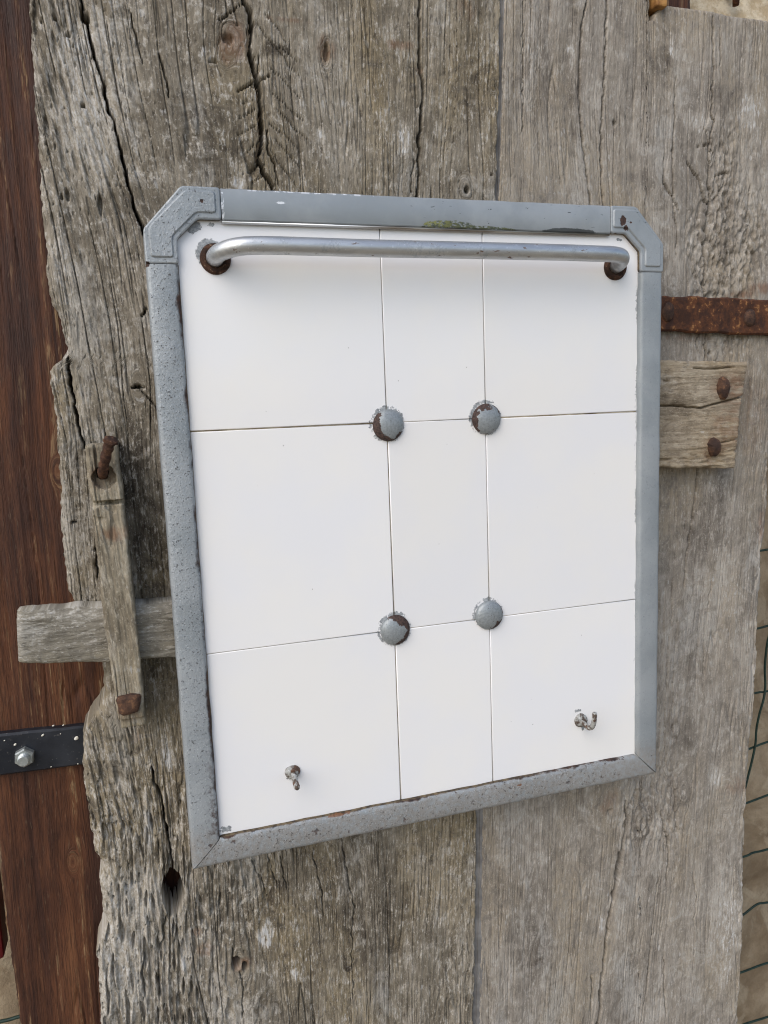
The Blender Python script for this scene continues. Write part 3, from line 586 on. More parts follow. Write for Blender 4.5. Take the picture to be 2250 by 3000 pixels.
def stone_mat():
    s = NT('tan_limestone', rough=.93, spec=.2)
    p = s.pos(); a = s.noise(p, (14, 14, 14), 4, .6, .6); b = s.noise(p, (60, 60, 60), 5, .65); e = s.noise(p, (420, 420, 420), 3, .6)
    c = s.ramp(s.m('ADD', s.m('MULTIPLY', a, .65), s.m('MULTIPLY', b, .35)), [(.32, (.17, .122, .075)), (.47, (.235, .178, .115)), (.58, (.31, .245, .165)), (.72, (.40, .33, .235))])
    pl = s.rng(s.noise(p, (26, 26, 18), 5, .6, .8), .52, .62)
    c = s.mix(s.m('MULTIPLY', pl, .5), c, (.40, .335, .24))
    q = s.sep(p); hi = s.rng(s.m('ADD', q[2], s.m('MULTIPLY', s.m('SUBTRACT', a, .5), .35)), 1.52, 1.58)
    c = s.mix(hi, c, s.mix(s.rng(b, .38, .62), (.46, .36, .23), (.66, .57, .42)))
    c = s.mix(s.m('MULTIPLY', s.rng(e, .58, .7), .35), c, (.17, .12, .07))
    nb = s.bump(b, .7, .004); nb = s.bump(e, .4, .001, nb)
    return s.done(c, .93, nb)
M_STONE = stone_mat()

# ------------------------------------------------------------------ helpers: board with a carved, weathered face
def board(name, parent, mat, side0, side1, end0, end1, y0, thick, na, rows, hfun, horizontal=False, rough=(.0007, .0004), seed=0, loc=None, through=None):
    """side0/side1: polylines (across as a function of along). end0/end1: number or polyline (along as a function of across).
    rows: parameter values 0..1 along the board."""
    def fn(pl):
        if not isinstance(pl, (list, tuple)): return lambda q: np.full_like(np.asarray(q, float), pl)
        if horizontal:
            k = sorted((p[0], p[1]) for p in pl)
        else:
            k = sorted((p[1], p[0]) for p in pl)
        kx = np.array([p[0] for p in k]); ky = np.array([p[1] for p in k])
        return lambda q: np.interp(q, kx, ky)
    def efn(pl):
        if not isinstance(pl, (list, tuple)): return lambda q: np.full_like(np.asarray(q, float), pl)
        k = sorted((p[0], p[1]) for p in pl)
        kx = np.array([p[0] for p in k]); ky = np.array([p[1] for p in k])
        return lambda q: np.interp(q, kx, ky)
    fall = 1.0 if through is None else 2.2
    f0, f1, e0, e1 = fn(side0), fn(side1), efn(end0), efn(end1)
    s = np.linspace(0, 1, na)[None, :]; t = np.asarray(rows)[:, None]
    mid = .5 * (float(e0(0.0)) + float(e1(0.0)))
    a = f0(mid) * (1 - s) + f1(mid) * s + 0 * t
    for _ in range(3):
        l = e0(a) * (1 - t) + e1(a) * t
        w0 = f0(l) + rough[0] * pn(l * 70, l * 0 + 3.3, seed + 1) * 1.5 + rough[1] * pn(l * 260, l * 0 + 9.1, seed + 2) * 1.5
        w1 = f1(l) + rough[0] * pn(l * 70, l * 0 + 5.3, seed + 3) * 1.5 + rough[1] * pn(l * 260, l * 0 + 1.1, seed + 4) * 1.5
        m0, m1 = f0(mid), f1(mid)
        a = m0 * (1 - s) + m1 * s + (w0 - m0) * (1 - s) ** fall + (w1 - m1) * s ** fall
    ea0, ea1 = a - w0, w1 - a
    el = np.minimum(l - e0(a), e1(a) - l)
    h, g, zone = hfun(a, l, np.abs(ea0), np.abs(ea1), np.abs(el))
    y = y0 - h
    pad = lambda q: np.pad(q, 1, mode='edge')
    A, L_, Y, G = pad(a), pad(l), pad(y), pad(g)
    Y[0, :] = Y[-1, :] = y0 + thick; Y[:, 0] = Y[:, -1] = y0 + thick
    nr, nc = A.shape
    co = np.stack([L_, Y, A] if horizontal else [A, Y, L_], -1).reshape(-1, 3)
    base = np.array(loc if loc is not None else (world_loc(parent) if parent else (0, 0, 0)), float)
    co = (co - base).astype(np.float32)
    idx = np.arange(nr * nc).reshape(nr, nc)
    q = np.stack([idx[:-1, :-1], idx[:-1, 1:], idx[1:, 1:], idx[1:, :-1]], -1).reshape(-1, 4)
    if horizontal: q = q[:, ::-1]
    # back face closes the board
    b = [idx[0, 0], idx[-1, 0], idx[-1, -1], idx[0, -1]]
    if through is None:
        q = np.vstack([q, np.array(b if not horizontal else b[::-1])[None, :]])
    else:                                   # a hole that goes right through the board
        inner = np.zeros((nr, nc), bool); inner[2:-2, 2:-2] = Y[2:-2, 2:-2] > y0 + through
        q = q[~inner.ravel()[q].all(1)]
    q = np.ascontiguousarray(q)
    me = bpy.data.meshes.new(name)
    me.vertices.add(len(co)); me.vertices.foreach_set('co', co.ravel())
    nq = len(q)
    me.loops.add(nq * 4); me.loops.foreach_set('vertex_index', q.ravel().astype(np.int32))
    me.polygons.add(nq); me.polygons.foreach_set('loop_start', np.arange(0, nq * 4, 4, dtype=np.int32))
    me.polygons.foreach_set('loop_total', np.full(nq, 4, np.int32))
    me.update(calc_edges=True)
    uvl = me.uv_layers.new(name='UVMap')
    uvv = np.stack([G, L_ + seed * .37], -1).reshape(-1, 2)[q.ravel()].astype(np.float32)
    uvl.data.foreach_set('uv', uvv.ravel())
    if zone is not None:
        ca = me.color_attributes.new('zone', 'FLOAT_COLOR', 'POINT')
        z4 = np.stack([pad(k) for k in zone], -1).reshape(-1, 4).astype(np.float32)
        ca.data.foreach_set('color', z4.ravel())
    me.materials.append(mat)
    me.shade_smooth()
    me.validate()
    o = bpy.data.objects.new(name, me); COL.objects.link(o)
    if parent:
        o.parent = parent; o.location = Vector(base) - world_loc(parent)
    else: o.location = Vector(base)
    return o
def carve(h, a, l, pts, w, depth, seed):
    """open a crack along a polyline"""
    p = np.array(pts)
    lo = p.min(0) - 3 * w - .002; hi = p.max(0) + 3 * w + .002
    idx = np.nonzero((a > lo[0]) & (a < hi[0]) & (l > lo[1]) & (l < hi[1]))
    if len(idx[0]) == 0: return
    x = a[idx]; z = l[idx]
    x = x + .0013 * pn(z * 130, x * 40, seed) + .0006 * pn(z * 420, x * 60, seed + 1)
    best = np.full(x.shape, 9.0); par = np.zeros(x.shape)
    tot = np.sum(np.hypot(*(p[1:] - p[:-1]).T)) + 1e-9; run = 0
    for i in range(len(p) - 1):
        d = p[i + 1] - p[i]; ln = math.hypot(*d) + 1e-9
        t = np.clip(((x - p[i, 0]) * d[0] + (z - p[i, 1]) * d[1]) / (ln * ln), 0, 1)
        q = np.hypot(x - p[i, 0] - t * d[0], z - p[i, 1] - t * d[1])
        m = q < best
        best = np.where(m, q, best); par = np.where(m, (run + t * ln) / tot, par)
        run += ln
    ww = w * (.55 + .45 * np.sin(np.clip(par, 0, 1) * math.pi) ** .5) * (1 + .45 * pn(z * 90, x * 0 + 2.7, seed + 2))
    f = np.clip(1 - best / np.maximum(ww * .38, .00036), 0, 1)
    lipf = np.clip(1 - best / (ww * 1.5), 0, 1)
    h[idx] = np.minimum(h[idx], h[idx] - depth * np.minimum(1, f * 2.2) - .0003 * lipf ** 2)
def grain_coord(a, l, guides, knots):
    G = []; ref = []
    for gl in guides:
        k = sorted((p[1], p[0]) for p in gl)
        kz = [p[0] for p in k]; kx = [p[1] for p in k]
        G.append(np.interp(l, kz, kx)); ref.append(float(np.interp(1.3, kz, kx)))
    g = a - G[0] + ref[0]
    for j in range(len(G) - 1):
        u = (a - G[j]) / (G[j + 1] - G[j])
        g = np.where(u >= 0, ref[j] + u * (ref[j + 1] - ref[j]), g)
    u = a - G[-1]
    g = np.where(u > 0, ref[-1] + u, g)
    g = g + .003 * pn(a * 12, l * 5, 31) + .0012 * pn(a * 35, l * 14, 32)
    for (kx, kz, r) in knots:
        dx = a - kx; dz = (l - kz) / 2.2
        d2 = dx * dx + dz * dz
        g = g - dx * r * r / (d2 + .45 * r * r) * .5
        core = .8 * sstep(.8 * r, .35 * r, np.sqrt(d2) + .25 * r * pn(a * 110, l * 60, 33))
        g = g * (1 - core) + core * (kx + np.sqrt(d2) * 1.6)
    return g
def blob(a, l, lst, seed):
    z = np.zeros_like(a)
    if not lst: return z
    n = fbm(a * 90, l * 40, 3, seed)
    for (x, zc, rx, rz, k) in lst:
        d = np.hypot((a - x) / rx, (l - zc) / rz)
        z = np.maximum(z, k * sstep(1.25, .45, d + .35 * n))
    return z
def plank_face(guides, knots, cracks, holes, rust, pale, dark, decay_fn, seed, edge_r=(.004, .002), amp=1.0, gnarl=None):
    def f(a, l, e0, e1, el):
        g = grain_coord(a, l, guides, knots)
        D = decay_fn(a, l, e0, e1)
        h = .0011 * fbm(g * 40, l * 5, 2, seed) + .0008 * fbm(a * 14, l * 6, 2, seed + 5)
        h = h + amp * .00028 * pn(g * 330, l * 10, seed + 8) + amp * .00022 * pn(g * 620, l * 34, seed + 9)
        for (fr, fz, th, dep, gate) in ((150, 3.2, .050, .0030, -.08), (240, 7, .080, .0014, -.05), (60, 2.4, .024, .0048, .08)):
            c = np.abs(pn(g * fr, l * fz, seed + int(fr)))
            m = sstep(gate, gate + .25, pn(g * 26, l * 9, seed + int(fr) + 2))
            h = h - amp * dep * m * np.clip(1 - c / th, 0, 1)
        # rotten, worm-eaten wood
        r1 = 1 - np.abs(pn(g * 140, l * 20, seed + 41)); r2 = pn(g * 330, l * 75, seed + 42); r3 = pn(g * 260, l * 48, seed + 43)
        h = h - D * (.0026 * (1 - r1 ** 2) + .0014 * r2 + .0042 * sstep(.28, .44, r3) + .0016 * fbm(a * 45, l * 20, 3, seed + 44))
        if gnarl is not None:
            K = gnarl(a, l); f1 = fbm(a * 130 + .8 * pn(a * 60, l * 40, seed + 46), l * 75, 4, seed + 47)
            h = h - K * (.0024 * (1 - np.abs(f1)) ** 2 + .0022 * sstep(.1, .3, fbm(a * 190, l * 110, 2, seed + 48)))
        ho = pn(a * 420, l * 300, seed + 45)
        h = h - (.2 + D) * .003 * sstep(.60, .72, ho)
        for i, (p, w, dep) in enumerate(cracks): carve(h, a, l, p, w, dep, seed + 60 + i)
        nz = pn(a * 260, l * 120, seed + 50)
        for (x, zc, rx, rz, dep) in holes:
            d = np.hypot((a - x) / rx, (l - zc) / rz) + (.10 if dep > .02 else .25) * nz
            h = h - dep * (sstep(.96, .90, d) if dep > .02 else sstep(1.05, .72, d))
        for e, r in ((e0, edge_r[0]), (e1, edge_r[1])):
            q = np.clip(1 - e / r, 0, 1)
            h = h - r * .8 * (1 - np.sqrt(np.clip(1 - q * q, 0, 1)))
        q = np.clip(1 - el / .0025, 0, 1); h = h - .002 * (1 - np.sqrt(np.clip(1 - q * q, 0, 1)))
        return h, g, (blob(a, l, rust, seed + 70), blob(a, l, pale, seed + 71), blob(a, l, dark, seed + 72), D)
    return f
def rows_for(z0, z1, d0, d1, nd, nc=14):
    """dense parameter rows between d0 and d1, coarse outside"""
    t = [np.linspace(z0, d0, nc, endpoint=False)] if z0 < d0 else []
    t.append(np.linspace(d0, d1, nd))
    if d1 < z1: t.append(np.linspace(d1, z1, nc + 1)[1:])
    t = np.concatenate(t)
    return (t - z0) / (z1 - z0)

# ================================================================== setting
def sheet(name, mat, z=0.0):
    me = bpy.data.meshes.new(name)
    n = 24; xs = np.sign(np.linspace(-1, 1, n)) * np.abs(np.linspace(-1, 1, n)) ** 3 * 150
    vs_ = [(x, y, z + .01 * math.sin(x * 3.1) * math.cos(y * 2.3)) for y in xs for x in xs]
    fs = [(j * n + i, j * n + i + 1, (j + 1) * n + i + 1, (j + 1) * n + i) for j in range(n - 1) for i in range(n - 1)]
    me.from_pydata(vs_, [], fs); me.update()
    return link(name, me, mat)
tag(sheet('ground', M_GRAVEL), kind='structure')

# stone wall far behind the door
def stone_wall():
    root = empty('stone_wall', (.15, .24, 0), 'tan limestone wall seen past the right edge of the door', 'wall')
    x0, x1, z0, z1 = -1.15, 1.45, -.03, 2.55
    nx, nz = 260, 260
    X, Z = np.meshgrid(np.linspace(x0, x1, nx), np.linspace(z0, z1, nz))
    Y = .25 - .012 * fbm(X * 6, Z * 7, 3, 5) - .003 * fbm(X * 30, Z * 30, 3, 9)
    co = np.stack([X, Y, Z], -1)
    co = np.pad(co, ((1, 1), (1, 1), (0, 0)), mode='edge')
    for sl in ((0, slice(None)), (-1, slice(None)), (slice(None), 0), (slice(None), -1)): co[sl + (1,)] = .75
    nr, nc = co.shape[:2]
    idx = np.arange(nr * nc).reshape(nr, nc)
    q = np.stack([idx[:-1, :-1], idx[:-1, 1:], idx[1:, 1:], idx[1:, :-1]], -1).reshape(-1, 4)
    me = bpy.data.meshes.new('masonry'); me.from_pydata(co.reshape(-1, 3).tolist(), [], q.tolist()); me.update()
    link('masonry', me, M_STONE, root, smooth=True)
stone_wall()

# wooden lintel end peeping over the door
lx0, lx1, lz = LINTEL[0][0], LINTEL[1][0], LINTEL[2][2]
def flat_face(guides_x=None, knots=(), seed=0, amp=1.0, rust=(), edge=.002, dk=.0):
    def f(a, l, e0, e1, el):
        g = a + .002 * pn(a * 20, l * 4, seed)
        for (kx, kz, r) in knots:
            dx = a - kx; dz = (l - kz) / 2.4; d2 = dx * dx + dz * dz
            g = g - dx * r * r / (d2 + .35 * r * r) * .6
            core = sstep(1.0 * r, .4 * r, np.sqrt(d2)); g = g * (1 - core) + core * (kx + np.sqrt(d2) * 1.4)
        h = amp * (.0006 * fbm(g * 60, l * 5, 2, seed) + .0003 * pn(g * 260, l * 8, seed + 2))
        c = np.abs(pn(g * 70, l * 4, seed + 4)); h = h - amp * .0016 * np.clip(1 - c / .05, 0, 1) * sstep(.05, .3, pn(g * 22, l * 7, seed + 6))
        for e in (e0, e1, el):
            q = np.clip(1 - e / edge, 0, 1); h = h - edge * .8 * (1 - np.sqrt(np.clip(1 - q * q, 0, 1)))
        o = np.zeros_like(a)
        return h, g, (blob(a, l, list(rust), seed + 9), o, o + dk, o)
    return f
lint = board('lintel', None, M_POST, [(lx0 - .25, 1.6), (lx0 - .25, 2.3)], [(lx1, 1.6), (lx1, 2.3)], lz - .03, 1.98, .10, .12, 60, np.linspace(0, 1, 60), flat_face(seed=77), loc=((lx0 + lx1) / 2, .10, lz - .03))
tag(lint, 'reddish brown wooden beam end behind the sloping top of the door', 'beam')
sp = link('iron_spike', tube_mesh('iron_spike', [(WNAIL[0][0], .262, WNAIL[0][2] + .030), (WNAIL[0][0], .236, WNAIL[0][2] + .026), (WNAIL[0][0], .232, WNAIL[0][2] + .014), (WNAIL[0][0], .233, WNAIL[0][2])], [.0045, .0045, .0042, .0034], 10, wob=.08, seed=4), M_RUST, None, (WNAIL[0][0], .25, WNAIL[0][2]), True)
tag(sp, 'short rusty spike driven into the stone wall at the top right', 'nail')

# green wire mesh in front of the wall
wm = empty('wire_mesh', (.45, .19, .6), 'dark green plastic coated wire mesh beyond the right edge of the door', 'wire mesh')
def wire(parent, pts, y, seed, r=.0013):
    rr = random.Random(seed)
    path = bez([(p[0], y + rr.uniform(-.001, .001), p[1]) for p in pts], 5)
    link('wire', tube_mesh('wire', path, r, 8), M_WIRE, parent, smooth=True)
for i, w in enumerate(WIRES): wire(wm, w, .19, i)
wire(wm, VWIRE, .1875, 40)
lw = empty('loose_wire', (-.36, .19, .88), 'thin dark green wire crossing the bottom left corner behind the post', 'wire')
wire(lw, LWIRE, .19, 77, .0016)

# red painted board in the gap left of the post
rx = (RED[0][0], RED[1][0])
rb = link('red_board', box_mesh('red_board', (rx[0] - .03, .15, RED[2][2] - .002), (rx[1], .175, RED[0][2] + .10), .003, 2), M_RED, None, ((rx[0] + rx[1]) / 2 - .015, .16, RED[2][2]))
tag(rb, 'sliver of a red painted board at the lower left edge behind the dark post', 'board')

# ================================================================== dark stained post with its iron strap
post = empty('door_post', (-.24, .09, 0), 'dark reddish brown stained wooden post left of the grey door', 'post')
pk = [(k[0], k[1], k[2]) for k in POST_KNOTS]
pr = [(k[0], k[1], k[2] * .8, k[2] * 1.1, 1.0) for k in POST_KNOTS]
pl_l = [(p[0], p[1]) for p in POST_L]; pl_r = [(p[0], p[1]) for p in POST_R]
board('beam', post, M_POST, pl_l, pl_r, .0, 1.95, .078, .11, 190, rows_for(0, 1.95, .86, 1.72, 420), flat_face(knots=pk, seed=21, rust=pr, edge=.004), seed=3)
def slab(name, parent, mat, top, bot, y0, thick, seed, n=60, wav=.0006, bev=.0012, loc=None):
    """flat iron or wooden strap between two polylines, with a slightly uneven outline"""
    tx = sorted(top); bx = sorted(bot)
    xs = np.linspace(max(tx[0][0], bx[0][0]), min(tx[-1][0], bx[-1][0]), n)
    zt = np.interp(xs, [p[0] for p in tx], [p[1] for p in tx]) + wav * pn(xs * 60, xs * 0 + 1.5, seed) + .5 * wav * pn(xs * 220, xs * 0, seed + 1)
    zb = np.interp(xs, [p[0] for p in bx], [p[1] for p in bx]) + wav * pn(xs * 60, xs * 0 + 4.5, seed + 2) + .5 * wav * pn(xs * 220, xs * 0, seed + 3)
    m = 14
    vsx = []; 
    for x, a, b in zip(xs, zt, zb):
        ring = [(x, y0 + thick, a), (x, y0 + bev, a), (x, y0, a - bev)]
        for k in range(1, m):
            z = a - bev + (b - a + 2 * bev) * k / m
            ring.append((x, y0 + float(wav * .6 * pn(x * 90, z * 90, seed + 5)), z))
        ring += [(x, y0, b + bev), (x, y0 + bev, b), (x, y0 + thick, b)]
        vsx.append(ring)
    w = len(vsx[0]); V = [p for r_ in vsx for p in r_]
    F = [(i * w + k, (i + 1) * w + k, (i + 1) * w + (k + 1) % w, i * w + (k + 1) % w) for i in range(n - 1) for k in range(w)]
    F += [tuple(range(w))[::-1], tuple((n - 1) * w + k for k in range(w))]
    me = bpy.data.meshes.new(name); me.from_pydata(V, [], F); me.update()
    bm = bmesh.new(); bm.from_mesh(me); bmesh.ops.recalc_face_normals(bm, faces=bm.faces); bm.to_mesh(me); bm.free()
    o = link(name, me, mat, parent, loc)
    return o
istrap = slab('iron_strap', post, M_IRON, ISTRAP_T, ISTRAP_B, .071, .007, 5, 50, .0002, .0015, (NUT[0], .075, NUT[2]))
tag(istrap, 'flat black iron strap bolted across the post')
def hexnut(c, r, h):
    bm = bmesh.new()
    prof = [(r, 0), (r, h * .8), (r * .88, h)]
    rings = []
    for (q, d) in prof:
        rings.append([bm.verts.new((c[0] + q * math.cos(R(60 * k + 24)), c[1] - d, c[2] + q * math.sin(R(60 * k + 24)))) for k in range(6)])
    for a, b in zip(rings, rings[1:]):
        for k in range(6): bm.faces.new((a[k], a[(k + 1) % 6], b[(k + 1) % 6], b[k]))
    bm.faces.new(rings[-1])
    return bm_mesh(bm, 'nut')
link('nut', hexnut(NUT, .0071, .0056), M_ZINC, istrap)
prof = [(.0042, .0055)]
for k in range(4): prof += [(.0042, .0062 + k * .0009), (.0038, .0066 + k * .0009)]
prof += [(.0040, .0102), (.0034, .0108), (0, .0108)]
link('threaded_end', lathe_mesh('threaded_end', prof, NUT, 24), M_ZINC, istrap)
for i, p in enumerate(SPECKS):
    r = (.0016, .0010, .0010, .0005, .0004, .0005, .0005, .0007, .0006)[i]
    link('paint_speck', lathe_mesh('paint_speck', [(r, 0), (r * .8, .0003), (0, .0005)], p, 10, .12, i, 1.15, .8, .5), M_SPECK, istrap, smooth=True)

# ================================================================== old plank door
YD = .040
door = empty('plank_door', (0, .06, 0), 'weathered grey wooden plank door with long cracks behind the tiled rack', 'door')
def decay_left(a, l, e0, e1):
    ed = sstep(.075, .005, e0 + .02 * pn(a * 20, l * 9, 90))
    bot = sstep(1.20, 1.02, l) * sstep(.17, .04, e0 + .03 * pn(a * 14, l * 10, 91))
    top = sstep(1.45, 1.6, l) * sstep(.09, .01, e0)
    br = .45 * sstep(1.0, .86, l) * sstep(.06, .0, e1)
    return np.clip(.22 * ed + .95 * bot + .35 * top + br, 0, 1)
def decay_right(a, l, e0, e1):
    n = .3 * pn(a * 22, l * 12, 92)
    k = sstep(1.15, .35, np.hypot((a - .285) / .042, (l - 1.52) / .085) + n)
    k2 = sstep(1.15, .4, np.hypot((a - .215) / .04, (l - 1.02) / .06) + n) * .45
    ed = .5 * sstep(.012, .001, e1)
    return np.clip(.15 * k + k2 + ed, 0, 1)
def gnarl_right(a, l):
    n = .35 * pn(a * 30, l * 16, 93)
    return np.clip(sstep(1.15, .45, np.hypot((a - .285) / .045, (l - 1.505) / .10) + n) + .5 * sstep(1.1, .5, np.hypot((a - .225) / .045, (l - 1.015) / .05) + n), 0, 1)
ZB, ZT = .03, 1.80
board('plank', door, M_LEFT, LEFT_EDGE, SEAM_A, ZB, ZT, YD, .036, 700, rows_for(ZB, ZT, .84, 1.74, 740),
      plank_face(LEFT_GUIDES, LEFT_KNOTS, LEFT_CRACKS, LEFT_HOLES, LEFT_RUST, LEFT_PALE, LEFT_DARK, decay_left, 100, (.007, .0014)), seed=1, rough=(.0008, .0006), through=.0115)
board('plank', door, M_RIGHT, SEAM_B, RIGHT_EDGE, ZB, RIGHT_TOP, YD + .0012, .036, 540, rows_for(ZB, ZT, .73, ZT, 740),
      plank_face(RIGHT_GUIDES, RIGHT_KNOTS, RIGHT_CRACKS, RIGHT_HOLES, RIGHT_RUST, RIGHT_PALE, RIGHT_DARK, decay_right, 200, (.0016, .003), .5, gnarl_right), seed=2, rough=(.0006, .0005))
# strip of darker wood sunk in the joint between the two planks
js = [((a[0] + b[0]) / 2, a[1]) for a, b in zip(SEAM_A, SEAM_B)]
bmj = bmesh.new(); prev = None
for (x, z) in [(js[0][0], ZT)] + js[1:-1] + [(js[-1][0], ZB)]:
    r_ = [bmj.verts.new((x + dx, y, z)) for dx, y in ((-.008, .0432), (.0008, .0429), (.0009, .0418), (.008, .0418), (.008, .06), (-.008, .06))]
    if prev:
        for k in range(6): bmj.faces.new((prev[k], prev[(k + 1) % 6], r_[(k + 1) % 6], r_[k]))
    prev = r_
link('joint_strip', bm_mesh(bmj, 'joint_strip'), M_STRIP, door)
# wedge of orange wood in the notch at the top
px0, px1, pzb = PEG[0][0], PEG[1][0], PEG[2][2]
link('wedge', box_mesh('wedge', (px0 + .0005, .036, pzb), (px1 - .0005, .070, 1.80), .0015, 2, .0008, 5), M_PEG, door)['label'] = 'orange brown wooden wedge in the notch'

# rusty strap hinge
strap = slab('hinge_strap', door, M_RUST, STRAP_T, STRAP_B, .034, .005, 15, 90, .0009, .0014, (STRAP_RIVETS[1][0], .037, STRAP_RIVETS[1][2]))
strap['label'] = 'flaking orange brown rusty strap hinge'
for i, p in enumerate(STRAP_RIVETS):
    link('rivet', lathe_mesh('rivet', [(.0075, -.001), (.0072, .0008), (.0055, .0022), (.003, .0028), (0, .003)], p, 18, .05, 20 + i, .8, 1.05), M_NAIL, strap, smooth=True)

# batten with two forged nails
def batten_face(seed, rust, cracks, decay_lo=True):
    def f(a, l, e0, e1, el):      # a = z (across), l = x (along)
        g = a + .0016 * pn(l * 14, a * 30, seed)
        h = .0007 * fbm(g * 60, l * 6, 2, seed) + .0004 * pn(g * 330, l * 12, seed + 1) + .0002 * pn(g * 700, l * 40, seed + 2)
        for (fr, fz, th, dep) in ((190, 9, .09, .0009), (330, 16, .12, .0007)):
            c = np.abs(pn(g * fr, l * fz, seed + int(fr))); m = sstep(-.05, .2, pn(g * 40, l * 12, seed + int(fr) + 1))
            h = h - dep * m * np.clip(1 - c / th, 0, 1)
        D = sstep(.017, .004, e0 + .004 * pn(l * 30, a * 30, seed + 4)) * (1.0 if decay_lo else .3)
        h = h - D * (.0028 * sstep(.15, .45, pn(g * 300, l * 45, seed + 5)) + .0012 * pn(g * 180, l * 20, seed + 6))
        aa, ll = l, a
        hh = h.copy()
        for i, (p, w, dep) in enumerate(cracks): carve(hh, aa, ll, p, w, dep, seed + 20 + i)
        h = hh
        for e in (e0, e1, el):
            q = np.clip(1 - e / .0022, 0, 1); h = h - .0018 * (1 - np.sqrt(np.clip(1 - q * q, 0, 1)))
        o = np.zeros_like(a)
        return h, g, (blob(l, a, rust, seed + 7), o, o, D * .5)
    return f
bx1 = max(p[0] for p in BAT_T); bzt = BAT_T[-1][1]; bzb = BAT_B[-1][1]
n1, n2 = BAT_NAILS
bat_cr = [([(BAT_T[0][0], n1[2] - .012), (BAT_T[1][0] + .01, n1[2] - .013), (n1[0] - .02, n1[2] - .016), (n1[0], n1[2] - .012), (bx1, n1[2] - .007)], .0022, .006),
          ([(n1[0] - .03, bzt - .004), (n1[0] - .012, bzt - .005), (n1[0] + .012, bzt - .004)], .0018, .004),
          ([(BAT_T[1][0], bzt - .013), (n1[0] - .05, bzt - .014)], .0012, .003),
          ([(n2[0] + .005, n2[2] + .002), (bx1 - .004, n2[2] + .006)], .0014, .004)]
bat_rust = [(bx1 - .010, bzt - .022, .016, .018, .8), (bx1 - .018, (bzt + bzb) / 2 - .006, .018, .024, .55), (n2[0], n2[2], .012, .014, .6), (n1[0], n1[2], .012, .016, .6)]
br_end = [(bzb - .01, BAT_B[-1][0]), (bzb, BAT_B[-1][0]), ((bzt + bzb) / 2 - .002, bx1 - .007), (bzt, bx1), (bzt + .01, bx1)]
batten = board('batten', door, M_BATTEN, BAT_B, BAT_T, BAT_T[0][0], br_end, .020, .0215, 110, np.linspace(0, 1, 150), batten_face(300, bat_rust, bat_cr), True, seed=5, loc=(n1[0], .03, bzb))
batten['label'] = 'short beige weathered batten with two nails'
def forged_nail(name, p, rx, rz, h, seed, parent, mat, facets=9):
    o = link(name, lathe_mesh(name, [(1.0 * rx, -.0015), (1.02 * rx, .0006), (.80 * rx, h * .62), (.38 * rx, h * .94), (0, h)], p, facets, .07, seed, 1.0, rz / rx, .12), mat, parent)
    return o
forged_nail('nail', n1, .0058, .0098, .0060, 31, batten, M_NAIL)
forged_nail('nail', n2, .0056, .0088, .0064, 36, batten, M_NAIL)

# wooden keeper that holds the sliding latch bar
kh = KEEPER_HOLE[0]; khr = abs(KEEPER_HOLE[1][0] - kh[0]); khz = abs(KEEPER_HOLE[2][1] - kh[1])
kn = KEEPER_NOTCH; kst = KEEPER_STEP
def keeper_face(a, l, e0, e1, el):
    g = a + .06 * (l - 1.28) + .001 * pn(a * 40, l * 10, 400)
    h = .0006 * fbm(g * 70, l * 8, 2, 401) + .0004 * pn(g * 330, l * 12, 402) + .00025 * pn(g * 650, l * 40, 403)
    c = np.abs(pn(g * 130, l * 8, 404)); h = h - .0015 * np.clip(1 - c / .09, 0, 1) * sstep(0, .25, pn(g * 50, l * 14, 405))
    zn = np.interp(a, [kn[0][0], kn[1][0]], [kn[0][1], kn[1][1]])
    h = h - .006 * np.clip(2.2 - 2.2 * np.abs(l - zn + .0004 * pn(a * 300, l * 0, 406)) / .0017, 0, 1)
    ch = np.clip((zn - l) / .018, 0, 1)                      # chewed patch under the saw cut
    h = h - .0025 * sstep(.1, .35, pn(a * 140, l * 110, 407)) * sstep(1, .2, ch) * (l < zn)
    d = np.hypot((a - kh[0]) / khr, (l - kh[1]) / khz) + .10 * pn(a * 300, l * 300, 408)
    h = h - .0065 * sstep(1.03, .94, d)
    d2 = np.hypot((a - kh[0] + .001) / (khr * .5), (l - kh[1] - .003) / (khz * .62)) + .12 * pn(a * 300, l * 300, 409)
    h = h - .022 * sstep(1.05, .85, d2)
    sl = sstep(.0006, -.0006, np.abs(a - kh[0] + .004) - .0007) * (l > kh[1]); h = h - .004 * sl
    h = h - .0035 * sstep(kst[0][1] - .003, kst[0][1] - .0045, l)   # step at the foot
    for e in (e0, e1, el):
        q = np.clip(1 - e / .0024, 0, 1); h = h - .002 * (1 - np.sqrt(np.clip(1 - q * q, 0, 1)))
    o = np.zeros_like(a)
    ru = blob(a, l, [(kh[0], kh[1], khr * 1.05, khz * 1.05, .55), (kh[0] + .004, kn[0][1] - .021, .010, .005, .8), (BOLT[0], BOLT[2] - .006, .008, .008, .4)], 410)
    return h, g, (ru, o, o, o + .2)
kz0 = min(p[1] for p in KEEPER_L + KEEPER_R); kz1 = max(p[1] for p in KEEPER_L + KEEPER_R)
kz0 = .5 * (KEEPER_L[-1][1] + KEEPER_R[-1][1]) - .005; kz1 = .5 * (KEEPER_L[0][1] + KEEPER_R[0][1])
keeper = board('keeper', door, M_KEEPER, KEEPER_L, KEEPER_R, kz0, kz1, .006, .036, 80, np.linspace(0, 1, 420), keeper_face, seed=6, rough=(.0005, .0003), loc=(BOLT[0], .02, kz0))
keeper['label'] = 'upright grey wooden keeper strip with a bent nail and a rusty bolt'
bn = bez(NAIL_PATH, 5)
nail = link('bent_nail', tube_mesh('bent_nail', bn, [.0030 + .0003 * math.sin(i * 1.7) for i in range(len(bn))], 12, True, .07, 9, True), M_BENT, keeper, smooth=True)
